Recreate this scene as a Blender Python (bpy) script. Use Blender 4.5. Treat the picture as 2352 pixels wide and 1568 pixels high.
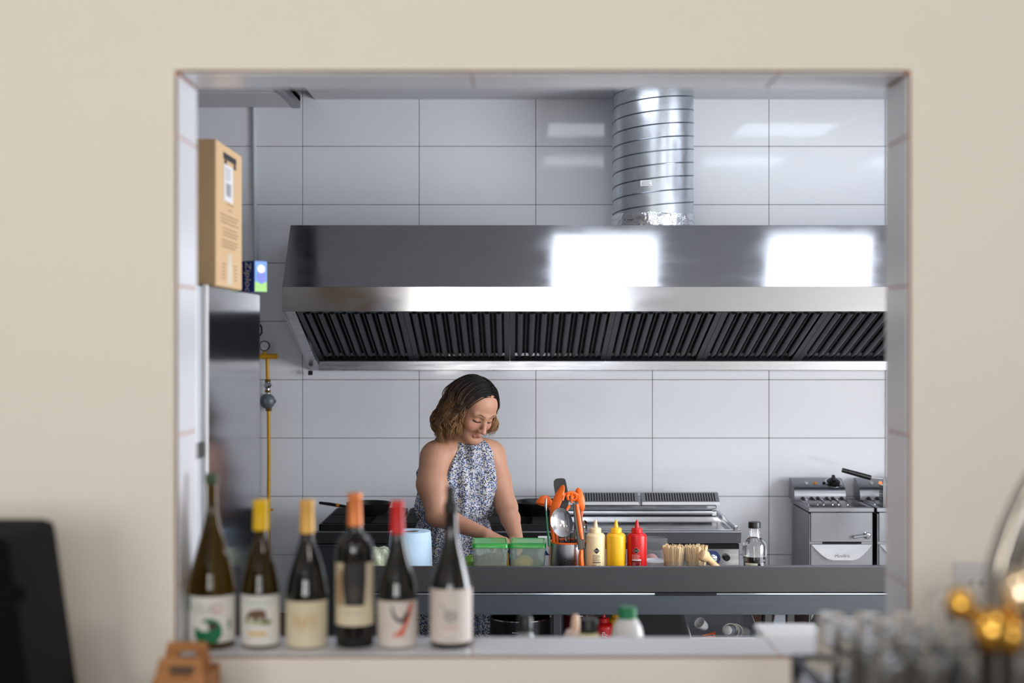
import bpy, bmesh, math, random
import numpy as np
from mathutils import Vector, Matrix, Euler

for o in list(bpy.data.objects):
    bpy.data.objects.remove(o, do_unlink=True)
SC = bpy.context.scene
COL = SC.collection
PI = math.pi
rnd = random.Random(7)

# ------------------------------------------------------------------ camera
FPX = 2352 * 50.0 / 36.0          # focal length in pixels of the 2352 x 1568 frame
CZ = 1.76                         # eye height
cam_d = bpy.data.cameras.new('camera')
cam = bpy.data.objects.new('camera', cam_d)
COL.objects.link(cam)
cam.location = (0, 0, CZ)
cam.rotation_euler = (PI / 2, 0, 0)
cam_d.lens = 50
cam_d.sensor_width = 36
cam_d.clip_start = 0.05
cam_d.clip_end = 60
cam_d.dof.use_dof = True
cam_d.dof.focus_distance = 5.95
cam_d.dof.aperture_fstop = 1.9
SC.camera = cam

# ------------------------------------------------------------------ world, light, exposure
W_ = bpy.data.worlds.new('daylight')
SC.world = W_
W_.use_nodes = True
W_.node_tree.nodes['Background'].inputs[0].default_value = (0.75, 0.85, 1.0, 1)
W_.node_tree.nodes['Background'].inputs[1].default_value = 0.6
SC.view_settings.view_transform = 'Standard'
SC.view_settings.look = 'None'
SC.view_settings.gamma = 1.0
SC.view_settings.exposure = 0.0
SC.view_settings.use_curve_mapping = False

PANEL_STRENGTH = 5.4             # ceiling light panels of the kitchen
WINDOW_POWER = 76.0              # daylight through each window of the bar room
KITCHEN_FILL_POWER = 165.0      # fill light through an added window in the kitchen's right wall
FILL_LAMP_STRENGTH = 38.0              # unseen globe lamps added to fill the bar room


def area_light(name, loc, size, power, col, rot):
    d = bpy.data.lights.new(name, 'AREA')
    d.shape = 'RECTANGLE'
    d.size, d.size_y = size
    d.energy = power
    d.color = col
    o = bpy.data.objects.new(name, d)
    o.location = loc
    o.rotation_euler = rot
    COL.objects.link(o)
    return o


# daylight arriving at the two windows in the wall behind the camera
area_light('window_daylight', (-1.25, -3.52, 2.1), (1.3, 1.5), WINDOW_POWER * 1.3, (1.0, 0.97, 0.90), (PI / 2, 0, 0))
area_light('window_daylight', (0.55, -3.52, 2.1), (1.3, 1.5), WINDOW_POWER * 0.75, (0.90, 0.95, 1.0), (PI / 2, 0, 0))


# added fill light at an unseen, made-up window in the kitchen's right wall
area_light('kitchen_fill_light', (3.42, 4.2, 1.45), (2.0, 1.5), KITCHEN_FILL_POWER, (0.93, 0.96, 1.0), (PI / 2, 0, PI / 2))


# ------------------------------------------------------------------ helpers
def W(u, v, D):
    """pixel (u, v) of the photograph at depth D -> world point"""
    return Vector(((u - 1176) / FPX * D, D, CZ - (v - 784) / FPX * D))


def lin(c):
    c = c / 255.0
    return c / 12.92 if c <= 0.04045 else ((c + 0.055) / 1.055) ** 2.4


def rgb(c):
    return (lin(c[0]), lin(c[1]), lin(c[2]), 1.0)


MATS = {}


def P(name, col, rough=0.5, metal=0.0, trans=0.0, ior=1.45, coat=0.0, emis=0.0, var=0.06, vscale=14.0,
      bump=0.0, bscale=40.0, stretch=(1, 1, 1), rvar=0.0, sss=0.0, spec=0.5, col2=None, alpha=1.0):
    """procedural material: principled with noise-driven colour, roughness and relief"""
    if name in MATS:
        return MATS[name]
    m = bpy.data.materials.new(name)
    m.use_nodes = True
    nt = m.node_tree
    b = nt.nodes['Principled BSDF']
    b.inputs['Roughness'].default_value = rough
    b.inputs['Metallic'].default_value = metal
    b.inputs['Transmission Weight'].default_value = trans
    b.inputs['IOR'].default_value = ior
    b.inputs['Coat Weight'].default_value = coat
    b.inputs['Coat Roughness'].default_value = 0.08
    b.inputs['Specular IOR Level'].default_value = spec
    b.inputs['Alpha'].default_value = alpha
    c = rgb(col)
    if emis > 0:
        b.inputs['Emission Color'].default_value = c
        b.inputs['Emission Strength'].default_value = emis
    if sss > 0:
        b.inputs['Subsurface Weight'].default_value = sss
        b.inputs['Subsurface Radius'].default_value = (0.9, 0.4, 0.25)
        b.inputs['Subsurface Scale'].default_value = 0.01
    tc = nt.nodes.new('ShaderNodeTexCoord')
    mp = nt.nodes.new('ShaderNodeMapping')
    mp.inputs['Scale'].default_value = stretch
    nt.links.new(tc.outputs['Object'], mp.inputs['Vector'])
    nz = nt.nodes.new('ShaderNodeTexNoise')
    nz.inputs['Scale'].default_value = vscale
    nz.inputs['Detail'].default_value = 4
    nt.links.new(mp.outputs['Vector'], nz.inputs['Vector'])
    mx = nt.nodes.new('ShaderNodeMix')
    mx.data_type = 'RGBA'
    c2 = rgb(col2) if col2 else tuple(x * (1 - 2 * var) for x in c[:3]) + (1,)
    mx.inputs[6].default_value = c
    mx.inputs[7].default_value = c2
    nt.links.new(nz.outputs['Fac'], mx.inputs[0])
    nt.links.new(mx.outputs[2], b.inputs['Base Color'])
    if rvar > 0:
        mr = nt.nodes.new('ShaderNodeMapRange')
        mr.inputs['From Min'].default_value = 0.3
        mr.inputs['From Max'].default_value = 0.7
        mr.inputs['To Min'].default_value = max(0.02, rough - rvar)
        mr.inputs['To Max'].default_value = rough + rvar
        nt.links.new(nz.outputs['Fac'], mr.inputs['Value'])
        nt.links.new(mr.outputs[0], b.inputs['Roughness'])
    if bump > 0:
        n2 = nt.nodes.new('ShaderNodeTexNoise')
        n2.inputs['Scale'].default_value = bscale
        n2.inputs['Detail'].default_value = 3
        nt.links.new(mp.outputs['Vector'], n2.inputs['Vector'])
        bp = nt.nodes.new('ShaderNodeBump')
        bp.inputs['Strength'].default_value = bump
        bp.inputs['Distance'].default_value = 0.005
        nt.links.new(n2.outputs['Fac'], bp.inputs['Height'])
        nt.links.new(bp.outputs['Normal'], b.inputs['Normal'])
    MATS[name] = m
    return m


class MB:
    """collects shapes; build() makes ONE mesh object of them"""

    def __init__(self):
        self.v = []
        self.f = []

    def add(self, vs, fs):
        n = len(self.v)
        self.v += [tuple(p) for p in vs]
        self.f += [tuple(i + n for i in f) for f in fs]
        return self

    def box(self, x0, x1, y0, y1, z0, z1, b=0.0):
        lo = (min(x0, x1), min(y0, y1), min(z0, z1))
        hi = (max(x0, x1), max(y0, y1), max(z0, z1))
        b = min(b, 0.45 * min(hi[i] - lo[i] for i in range(3)))
        if b <= 0:
            vs = [((hi if i & 1 else lo)[0], (hi if i & 2 else lo)[1], (hi if i & 4 else lo)[2]) for i in range(8)]
            return self.add(vs, [(0, 2, 3, 1), (4, 5, 7, 6), (0, 1, 5, 4), (2, 6, 7, 3), (0, 4, 6, 2), (1, 3, 7, 5)])
        vs = []
        for c in range(8):
            for ax in range(3):
                p = []
                for k in range(3):
                    s = (c >> k) & 1
                    e = hi[k] if s else lo[k]
                    p.append(e if k == ax else (e - b if s else e + b))
                vs.append(p)
        fs = []
        for ax in range(3):
            a1, a2 = (ax + 1) % 3, (ax + 2) % 3
            for s in range(2):
                cs = [(s << ax) | (p << a1) | (q << a2) for p, q in ((0, 0), (1, 0), (1, 1), (0, 1))]
                fs.append([c * 3 + ax for c in cs])
            for p in range(2):
                for q in range(2):
                    c0 = (p << a1) | (q << a2)
                    c1 = c0 | (1 << ax)
                    fs.append([c0 * 3 + a1, c1 * 3 + a1, c1 * 3 + a2, c0 * 3 + a2])
        for c in range(8):
            fs.append([c * 3, c * 3 + 1, c * 3 + 2])
        return self.add(vs, fs)

    def lathe(self, prof, c=(0, 0, 0), seg=28, a0=0.0, a1=2 * PI):
        full = abs(a1 - a0 - 2 * PI) < 1e-6
        n = seg if full else seg + 1
        rings = []
        vs = []
        for r, z in prof:
            if r < 1e-6:
                rings.append([len(vs)])
                vs.append((c[0], c[1], c[2] + z))
            else:
                rings.append(list(range(len(vs), len(vs) + n)))
                for i in range(n):
                    t = a0 + (a1 - a0) * i / seg
                    vs.append((c[0] + r * math.cos(t), c[1] + r * math.sin(t), c[2] + z))
        fs = []
        for A, B in zip(rings, rings[1:]):
            m = n if full else n - 1
            for i in range(m):
                j = (i + 1) % n
                if len(A) == 1 and len(B) == 1:
                    continue
                if len(A) == 1:
                    fs.append((A[0], B[j], B[i]))
                elif len(B) == 1:
                    fs.append((A[i], A[j], B[0]))
                else:
                    fs.append((A[i], A[j], B[j], B[i]))
        if full:
            if len(rings[0]) > 1 and prof[0] != prof[-1]:
                fs.append(tuple(reversed(rings[0])))
            if len(rings[-1]) > 1 and prof[0] != prof[-1]:
                fs.append(tuple(rings[-1]))
        return self.add(vs, fs)

    def tube(self, path, r, seg=8, caps=True, closed=False, flat=1.0, up=None):
        pts = [Vector(p) for p in path]
        n = len(pts)
        rs = list(r) if isinstance(r, (list, tuple)) else [r] * n
        tans = []
        for i in range(n):
            a = pts[(i - 1) % n] if (closed or i > 0) else pts[0]
            b = pts[(i + 1) % n] if (closed or i < n - 1) else pts[-1]
            t = (b - a)
            tans.append(t.normalized() if t.length > 1e-9 else Vector((0, 0, 1)))
        ref = Vector(up) if up else (Vector((0, 0, 1)) if abs(tans[0].z) < 0.9 else Vector((1, 0, 0)))
        nrm = (ref - tans[0] * ref.dot(tans[0])).normalized()
        vs = []
        for i in range(n):
            t = tans[i]
            nrm = nrm - t * nrm.dot(t)
            nrm = nrm.normalized() if nrm.length > 1e-9 else t.orthogonal().normalized()
            bi = t.cross(nrm)
            for k in range(seg):
                a = 2 * PI * k / seg
                vs.append(pts[i] + nrm * (math.cos(a) * rs[i] * flat) + bi * (math.sin(a) * rs[i]))
        fs = []
        for i in range(n if closed else n - 1):
            j = (i + 1) % n
            for k in range(seg):
                l = (k + 1) % seg
                fs.append((i * seg + k, i * seg + l, j * seg + l, j * seg + k))
        if caps and not closed:
            fs.append(tuple(reversed(range(seg))))
            fs.append(tuple((n - 1) * seg + k for k in range(seg)))
        return self.add(vs, fs)

    def prism(self, poly, a0, a1, axis='x'):
        n = len(poly)

        def mk(p, a):
            if axis == 'x':
                return (a, p[0], p[1])
            if axis == 'y':
                return (p[0], a, p[1])
            return (p[0], p[1], a)
        vs = [mk(p, a0) for p in poly] + [mk(p, a1) for p in poly]
        fs = [tuple(range(n)), tuple(reversed(range(n, 2 * n)))]
        for i in range(n):
            j = (i + 1) % n
            fs.append((i, j, n + j, n + i))
        return self.add(vs, fs)

    def ball(self, c, r, seg=16, rings=10):
        r = (r, r, r) if not isinstance(r, (tuple, list)) else r
        prof = [(math.sin(PI * i / rings), -math.cos(PI * i / rings)) for i in range(rings + 1)]
        m = MB().lathe(prof, seg=seg)
        return self.add([(c[0] + p[0] * r[0], c[1] + p[1] * r[1], c[2] + p[2] * r[2]) for p in m.v], m.f)

    def merge(self, other, M=None):
        vs = other.v if M is None else [tuple(M @ Vector(p)) for p in other.v]
        return self.add(vs, other.f)

    def xform(self, M):
        self.v = [tuple(M @ Vector(p)) for p in self.v]
        return self

    def mesh(self, name, mat, smooth=True, ang=35):
        me = bpy.data.meshes.new(name)
        me.from_pydata(self.v, [], self.f)
        bm = bmesh.new()
        bm.from_mesh(me)
        bmesh.ops.recalc_face_normals(bm, faces=bm.faces)
        if smooth:
            lim = math.radians(ang)
            for e in bm.edges:
                if len(e.link_faces) == 2:
                    e.smooth = e.calc_face_angle(0) < lim
                else:
                    e.smooth = False
            for f in bm.faces:
                f.smooth = True
        bm.to_mesh(me)
        bm.free()
        if mat:
            me.materials.append(mat)
        return me


def link(name, me, parent=None, loc=None, rot=None):
    o = bpy.data.objects.new(name, me)
    COL.objects.link(o)
    if parent is not None:
        o.parent = parent
    if loc is not None:
        o.location = loc
    if rot is not None:
        o.rotation_euler = rot
    return o


def part(name, mb, mat, parent, loc=None, rot=None, smooth=True, label=None, ang=35):
    o = link(name, mb.mesh(name, mat, smooth, ang), parent, loc, rot)
    if label:
        o['label'] = label
    return o


def tag(o, label, cat, group=None):
    o['label'] = label
    o['category'] = cat
    if group:
        o['group'] = group
    return o


def thing(name, label, cat, loc=(0, 0, 0), rz=0.0, group=None):
    o = link(name, None, None, loc, (0, 0, rz))
    return tag(o, label, cat, group)


def solo(name, mb, mat, label, cat, loc=(0, 0, 0), rot=(0, 0, 0), group=None, smooth=True):
    return tag(link(name, mb.mesh(name, mat, smooth), None, loc, rot), label, cat, group)


def struct(name, mb, mat, parent=None, smooth=False):
    o = link(name, mb.mesh(name, mat, smooth), parent)
    if parent is None:
        o['kind'] = 'structure'
    return o


def copy_thing(root, loc=None, rz=None, label=None):
    r = root.copy()
    COL.objects.link(r)
    if loc is not None:
        r.location = loc
    if rz is not None:
        r.rotation_euler = (0, 0, rz)
    if label:
        r['label'] = label
    for ch in list(root.children):
        c = ch.copy()
        COL.objects.link(c)
        c.parent = r
        for g in list(ch.children):
            d = g.copy()
            COL.objects.link(d)
            d.parent = c
    return r


def text_mb(s, size=1.0, spacing=1.0, shear=0.0):
    """flat lettering in the XZ plane, centred, facing -Y"""
    cu = bpy.data.curves.new('lettering', 'FONT')
    cu.body = s
    cu.size = size
    cu.align_x = 'CENTER'
    cu.align_y = 'CENTER'
    cu.space_character = spacing
    cu.shear = shear
    cu.resolution_u = 3
    o = bpy.data.objects.new('lettering', cu)
    COL.objects.link(o)
    dg = bpy.context.evaluated_depsgraph_get()
    me = o.evaluated_get(dg).to_mesh()
    mb = MB()
    mb.add([(v.co.x, 0.0, v.co.y) for v in me.vertices], [tuple(p.vertices) for p in me.polygons])
    o.evaluated_get(dg).to_mesh_clear()
    bpy.data.objects.remove(o, do_unlink=True)
    bpy.data.curves.remove(cu)
    return mb


def flat_poly(pts):
    return MB().add([(p[0], 0.0, p[1]) for p in pts], [tuple(range(len(pts)))])


def flat_rect(x0, x1, z0, z1):
    return flat_poly([(x0, z0), (x1, z0), (x1, z1), (x0, z1)])


def ellipse(cx, cz, rx, rz, n=24, a0=0, a1=360, tilt=0.0):
    out = []
    full = abs(a1 - a0) >= 360
    for i in range(n if full else n + 1):
        a = math.radians(a0 + (a1 - a0) * i / n)
        x, z = rx * math.cos(a), rz * math.sin(a)
        out.append((cx + x * math.cos(tilt) - z * math.sin(tilt), cz + x * math.sin(tilt) + z * math.cos(tilt)))
    return out


def wrap(mb, R, off=0.0006, cuts=3, thick=0.0):
    """wrap flat XZ lettering / shapes round the front of a cylinder of radius R about Z"""
    me = bpy.data.meshes.new('w')
    me.from_pydata(mb.v, [], mb.f)
    bm = bmesh.new()
    bm.from_mesh(me)
    bmesh.ops.triangulate(bm, faces=bm.faces)
    if cuts:
        bmesh.ops.subdivide_edges(bm, edges=bm.edges, cuts=cuts, use_grid_fill=True)
    bm.verts.index_update()
    out = MB()
    vs = [(math.sin(v.co.x / R) * (R + off), -math.cos(v.co.x / R) * (R + off), v.co.z) for v in bm.verts]
    out.add(vs, [tuple(v.index for v in f.verts) for f in bm.faces])
    bm.free()
    bpy.data.meshes.remove(me)
    return out


def decal(name, mb, mat, parent, loc=None, rot=None):
    """printed lettering: a mesh whose faces look towards -Y"""
    me = bpy.data.meshes.new(name)
    me.from_pydata(mb.v, [], mb.f)
    me.materials.append(mat)
    return link(name, me, parent, loc, rot)

# ================================================================== materials of the setting
M_tile = P('glazed_white_tile', (226, 228, 233), 0.07, var=0.02, vscale=1.5, bump=0.05, bscale=9, spec=0.55)
M_sill_tile = P('glazed_sill_tile', (222, 222, 227), 0.24, var=0.02, vscale=2.0)
M_grout = P('brown_grout', (128, 92, 84), 0.9, var=0.15, vscale=60)
M_grout_pink = P('pink_grout', (205, 160, 145), 0.9, var=0.1, vscale=60)
M_cream = P('cream_wall_paint', (236, 231, 222), 0.75, var=0.015, vscale=3, bump=0.03, bscale=120)
M_ceil = P('white_ceiling_paint', (204, 205, 208), 0.8, var=0.02, vscale=3)
M_white_wall = P('white_wall_paint', (232, 233, 236), 0.6, var=0.03, vscale=3)
M_floor = P('pale_floor_tile', (150, 147, 143), 0.45, var=0.1, vscale=6)
M_wood_floor = P('pale_bar_floor', (150, 140, 128), 0.5, var=0.15, vscale=6)
M_dark = P('dark_void', (14, 14, 15), 0.9)
M_alu = P('grey_aluminium', (150, 152, 156), 0.4, metal=0.9)
M_white_pl = P('white_plastic', (228, 228, 230), 0.35)
M_black_pl = P('black_plastic', (16, 16, 18), 0.35)
M_steel = P('brushed_steel', (168, 169, 172), 0.26, metal=1.0, var=0.05, vscale=6, rvar=0.05, stretch=(1, 1, 12))
M_steel_d = P('dull_steel', (132, 134, 138), 0.36, metal=1.0, var=0.08, vscale=9, rvar=0.06)
M_chrome = P('chrome', (205, 206, 210), 0.1, metal=1.0)
M_panel = P('light_diffuser', (236, 243, 255), 0.5, emis=PANEL_STRENGTH)
M_glass = P('clear_glass', (250, 250, 250), 0.02, trans=1.0, ior=1.45, var=0.0)

# ================================================================== the two rooms
WY0, WY1 = 2.76, 2.92              # wall with the serving hatch
BACK = 7.33                        # tiled back wall of the kitchen
XL, XR = -2.3, 3.3
OX0, OX1, OZ0, OZ1 = -0.647, 0.767, 1.153, 2.279
CEIL = 3.007

struct('floor', MB().box(XL - 0.7, XR + 0.2, WY1 - 0.08, BACK + 0.1, -0.1, 0.0), M_floor)
struct('floor', MB().box(-3.2, 3.5, -3.7, WY1 - 0.08, -0.1, 0.0), M_wood_floor)

# back wall: grout bed + one object for each tile
wb = struct('wall_back', MB().box(XL - 0.1, XR + 0.1, BACK + 0.006, BACK + 0.16, 0, 3.5), M_grout)
tx0 = (695 - 1176) / FPX * BACK
tz0 = CZ - (336 - 784) / FPX * BACK
TW = 0.6008
TH = 0.3005
full_tile = MB().box(0.0013, TW - 0.0013, 0, 0.008, 0.0013, TH - 0.0013, 0.0012).mesh('tile', M_tile, True, 20)
for r in range(-8, 4):
    z = tz0 + r * TH
    for c in range(-3, 7):
        x = tx0 + c * TW
        if x > XR or x + TW < XL or z + TH < 0.02:
            continue
        if z + TH > 3.49:
            me = MB().box(0.0013, TW - 0.0013, 0, 0.008, 0.0013, 3.48 - z, 0.0012).mesh('tile', M_tile, True, 20)
        elif z < 0:
            me = MB().box(0.0013, TW - 0.0013, 0, 0.008, -z + 0.002, TH - 0.0013, 0.0012).mesh('tile', M_tile, True, 20)
        else:
            me = full_tile
        link('tile', me, wb, (x, BACK - 0.002, z))

# other kitchen walls and ceilings
struct('wall_left', MB().box(XL - 0.1, XL, WY1, BACK, 0, 3.5), P('grey_wall_paint', (150, 150, 154), 0.7))
wk = MB()
wk.box(XR, XR + 0.1, WY1, 3.2, 0, 3.5).box(XR, XR + 0.1, 5.2, BACK, 0, 3.5).box(XR, XR + 0.1, 3.2, 5.2, 0, 0.7).box(XR, XR + 0.1, 3.2, 5.2, 2.2, 3.5)
struct('wall_right', wk, M_white_wall)
kw = MB().box(XR + 0.03, XR + 0.08, 3.2, 3.25, 0.7, 2.2).box(XR + 0.03, XR + 0.08, 5.15, 5.2, 0.7, 2.2).box(XR + 0.03, XR + 0.08, 3.25, 5.15, 0.7, 0.75).box(XR + 0.03, XR + 0.08, 3.25, 5.15, 2.15, 2.2)
kwo = struct('window_3', kw, M_white_pl)  # unseen window, added so fill light can enter the kitchen
part('mullion', MB().box(XR + 0.035, XR + 0.075, 4.18, 4.22, 0.75, 2.15), M_white_pl, kwo, smooth=False)
struct('ceiling', MB().box(XL - 0.1, XR + 0.1, WY0, BACK + 0.1, 3.4, 3.5), M_ceil)
gx0 = (723 - 1176) / FPX * BACK
LIGHTS = [(0.485, 6.26), (1.605, 6.26), (0.485, 4.80), (1.605, 4.80), (2.75, 6.26), (2.75, 4.80)]
HL = 0.283
rc = MB()
xs = sorted({gx0, XR} | {lx + s * (HL + 0.012) for lx, ly in LIGHTS for s in (-1, 1)})
ys = sorted({WY1, BACK - 0.004} | {ly + s * (HL + 0.012) for lx, ly in LIGHTS for s in (-1, 1)})
for xa, xb in zip(xs, xs[1:]):
    for ya, yb in zip(ys, ys[1:]):
        cx_, cy_ = (xa + xb) / 2, (ya + yb) / 2
        if any(abs(cx_ - lx) < HL and abs(cy_ - ly) < HL for lx, ly in LIGHTS):
            continue
        rc.box(xa, xb, ya, yb, CEIL, CEIL + 0.05)
struct('ceiling', rc, M_ceil)
# lowered grid ceiling at the left: each panel is a piece, with a dark backing painted in for the shade of the gap
gx1 = (690 - 1176) / FPX * BACK
gz = 2.965
lc = struct('ceiling', MB().box(XL, gx1, WY1, BACK - 0.004, gz + 0.03, gz + 0.06), M_dark)
for i in range(2):
    for (ya, yb) in ((6.905, 7.322), (6.27, 6.862), (5.66, 6.258), (5.05, 5.648), (4.44, 5.038), (3.83, 4.428), (3.22, 3.818)):
        xb = gx1 - 0.045 - i * 0.61
        mm = MB().box(xb - 0.6, xb, ya, yb, gz, gz + 0.028, 0.002)
        part('panel', mm, M_ceil, lc, smooth=False)
part('trim', MB().box(gx1 - 0.036, gx1, WY1, BACK - 0.004, gz - 0.004, gz + 0.05, 0.001), M_alu, lc)
part('trim', MB().box(gx1 - 0.043, gx1 - 0.038, WY1, BACK - 0.004, gz - 0.002, gz + 0.03, 0.001), M_ceil, lc)

for i, (lx, ly) in enumerate(LIGHTS):
    where = ['beside the duct, over the hood', 'right of the duct, over the hood', 'over the prep table, in line with the duct',
             'over the prep table, in line with the griddle', 'over the fryers', 'over the end of the prep table'][i]
    t = thing('ceiling_light', 'square white recessed light panel ' + where, 'light', (lx, ly, CEIL), 0, 'square ceiling light panels')
    f = MB()
    for s in (-1, 1):
        f.box(s * HL, s * (HL - 0.012), -HL, HL, -0.002, 0.02)
        f.box(-HL, HL, s * HL, s * (HL - 0.012), -0.002, 0.02)
    part('frame', f, M_white_pl, t, smooth=False)
    part('diffuser', MB().box(-HL + 0.012, HL - 0.012, -HL + 0.012, HL - 0.012, 0.004, 0.02), M_panel, t, smooth=False)

# wall with the serving hatch
T = 0.008
w = MB()
w.box(-3.2, OX0 - T, WY0, WY1, 0, 3.4)
w.box(OX1 + T, 3.5, WY0, WY1, 0, 3.4)
w.box(OX0 - T, OX1 + T, WY0, WY1, 0, OZ0 - T)
w.box(OX0 - T, OX1 + T, WY0, WY1, OZ1 + T, 3.4)
wf = struct('wall_front', w, M_cream)
g = MB()                                             # grout bed round the opening
g.box(OX0 - T, OX0 - T + 0.005, WY0 + 0.003, WY1, OZ0 - T, OZ1 + T)
g.box(OX1 + T - 0.005, OX1 + T, WY0 + 0.003, WY1, OZ0 - T, OZ1 + T)
g.box(OX0, OX1, WY0 + 0.001, WY1, OZ0 - T, OZ0 - T + 0.005)
g.box(OX0, OX1, WY0 + 0.003, WY1, OZ1 + T - 0.005, OZ1 + T)
part('grout', g, M_grout_pink, wf, smooth=False)
rows = [OZ0 + 0.001, 1.285, 1.578, 1.868, 2.158, OZ1 - 0.001]
for za, zb in zip(rows, rows[1:]):
    for side in (0, 1):
        xa = OX0 - T + 0.001 if side == 0 else OX1
        part('tile', MB().box(xa, xa + T - 0.001, WY0 + 0.003, WY1 + 0.002, za + 0.002, zb - 0.002, 0.001), M_sill_tile, wf)
cols = [OX0 + 0.002, -0.080, 0.520, OX1 - 0.002]
for xa, xb in zip(cols, cols[1:]):
    part('tile', MB().box(xa + 0.0016, xb - 0.0016, WY0 + 0.001, WY1 + 0.004, OZ0 - T + 0.001, OZ0, 0.001), M_sill_tile, wf)
    part('tile', MB().box(xa + 0.0016, xb - 0.0016, WY0 + 0.003, WY1 + 0.002, OZ1, OZ1 + T - 0.001, 0.001), M_sill_tile, wf)

# bar room round the camera
struct('wall_bar_left', MB().box(-3.3, -3.2, -3.7, WY0, 0, 3.1), M_cream)
struct('wall_bar_right', MB().box(3.5, 3.6, -3.7, WY0, 0, 3.1), M_cream)
struct('ceiling', MB().box(-3.3, 3.6, -3.7, WY0, 3.05, 3.15), M_ceil)
WINS = [(-1.25, 1.75), (0.55, 1.75)]
wr = MB()
zs = (1.33, 2.87)
wr.box(-3.2, 3.5, -3.5, -3.4, 0, zs[0])
wr.box(-3.2, 3.5, -3.5, -3.4, zs[1], 3.05)
edges = [-3.2, -1.92, -0.58, -0.12, 1.22, 3.5]
for i in (0, 2, 4):
    wr.box(edges[i], edges[i + 1], -3.5, -3.4, zs[0], zs[1])
struct('wall_rear', wr, M_cream)
M_frame = P('dark_window_frame', (40, 34, 30), 0.5)
for n, (wx, wz) in enumerate(WINS):
    f = MB()
    for s in (-1, 1):
        f.box(wx + s * 0.67, wx + s * 0.62, -3.49, -3.42, zs[0], zs[1])
    f.box(wx - 0.62, wx + 0.62, -3.49, -3.42, zs[0], zs[0] + 0.05)
    f.box(wx - 0.62, wx + 0.62, -3.49, -3.42, zs[1] - 0.05, zs[1])
    wo = struct('window_%d' % (n + 1), f, M_frame)
    part('mullion', MB().box(wx - 0.02, wx + 0.02, -3.48, -3.43, zs[0] + 0.05, zs[1] - 0.05), M_frame, wo)
    part('mullion', MB().box(wx - 0.62, wx - 0.02, -3.48, -3.43, 2.3, 2.33), M_frame, wo)
    part('mullion', MB().box(wx + 0.02, wx + 0.62, -3.48, -3.43, 2.3, 2.33), M_frame, wo)
# unseen globe lamps, added as fill light for the bar wall
M_globe = P('warm_globe', (255, 247, 234), 0.4, emis=FILL_LAMP_STRENGTH)
for i, (lx, ly) in enumerate(((-0.9, 0.7), (1.1, 0.7))):
    t = thing('fill_lamp', 'unseen round warm globe lamp added as fill, hanging %s the bar counter' % ('over the machine end of' if i == 0 else 'over the tap end of'),
              'lamp', (lx, ly, 3.05), 0, 'added fill lamps over the bar')
    part('globe', MB().ball((0, 0, -0.32), 0.11, 20, 12), M_globe, t)
    part('cord', MB().tube([(0, 0, 0), (0, 0, -0.21)], 0.004, 6), M_black_pl, t)
    part('canopy', MB().lathe([(0.05, -0.02), (0.05, 0)], seg=20), M_black_pl, t)

# ================================================================== extractor hood
M_hood = P('hood_steel', (164, 164, 167), 0.16, metal=1.0, var=0.05, vscale=5, rvar=0.05, stretch=(1, 2.5, 2.5))
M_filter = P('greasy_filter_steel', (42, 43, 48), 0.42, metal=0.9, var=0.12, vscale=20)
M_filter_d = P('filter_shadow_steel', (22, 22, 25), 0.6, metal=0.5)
HX0, HX1 = (648 - 1176) / FPX * 6.44, 2.75
H_F, H_T = 6.44, 6.68
Hz_top, Hz_lip, Hz_lo, Hz_bk = 2.306, 2.008, 1.896, 1.612
hood = thing('extractor_hood', 'long stainless steel extractor hood with sloped front on the tiled wall', 'extractor hood', (0, 0, 0))
BK = BACK - 0.004
part('front_panel', MB().prism([(H_F, Hz_lip), (H_T, Hz_top), (H_T + 0.004, Hz_top - 0.002), (H_F + 0.004, Hz_lip - 0.002)], HX0 + 0.001, HX1), M_hood, hood, smooth=False)
lip = MB().box(HX0, HX1, H_F, H_F + 0.003, Hz_lo, Hz_lip, 0.0008)
lip.box(HX0, HX1, H_F + 0.003, H_F + 0.045, Hz_lo, Hz_lo + 0.003)
part('front_lip', lip, M_hood, hood, smooth=False)
part('top_panel', MB().box(HX0 + 0.001, HX1, H_T + 0.004, BK, Hz_top - 0.003, Hz_top), M_hood, hood, smooth=False)
side = [(H_F + 0.003, Hz_lo + 0.003), (H_F + 0.003, Hz_lip - 0.002), (H_T + 0.004, Hz_top - 0.003), (BK, Hz_top - 0.003), (BK, Hz_bk)]
part('side_panel', MB().prism(side, HX0, HX0 + 0.003), M_hood, hood, smooth=False)
part('side_panel', MB().prism(side, HX1 - 0.003, HX1), M_hood, hood, smooth=False)
# flange along the left lower edge, in the slope of the underside
dY, dZ = BK - 0.02 - (H_F + 0.045), Hz_bk - (Hz_lo)
sl = math.atan2(-dZ, dY)
fl = MB().prism([(H_F + 0.045, Hz_lo), (BK, Hz_bk), (BK, Hz_bk + 0.004), (H_F + 0.045, Hz_lo + 0.004)], HX0 + 0.003, HX0 + 0.052)
part('side_flange', fl, M_steel, hood, smooth=False)
part('back_rail', MB().box(HX0 + 0.052, HX1, BK - 0.05, BK, Hz_bk, Hz_bk + 0.055, 0.002), M_steel, hood, smooth=False)
px = W(713, 856, 7.28)
part('drain_plug', MB().box(px.x - 0.011, px.x + 0.011, 7.27, 7.292, Hz_bk - 0.024, Hz_bk - 0.001, 0.002), M_black_pl, hood)
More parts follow.
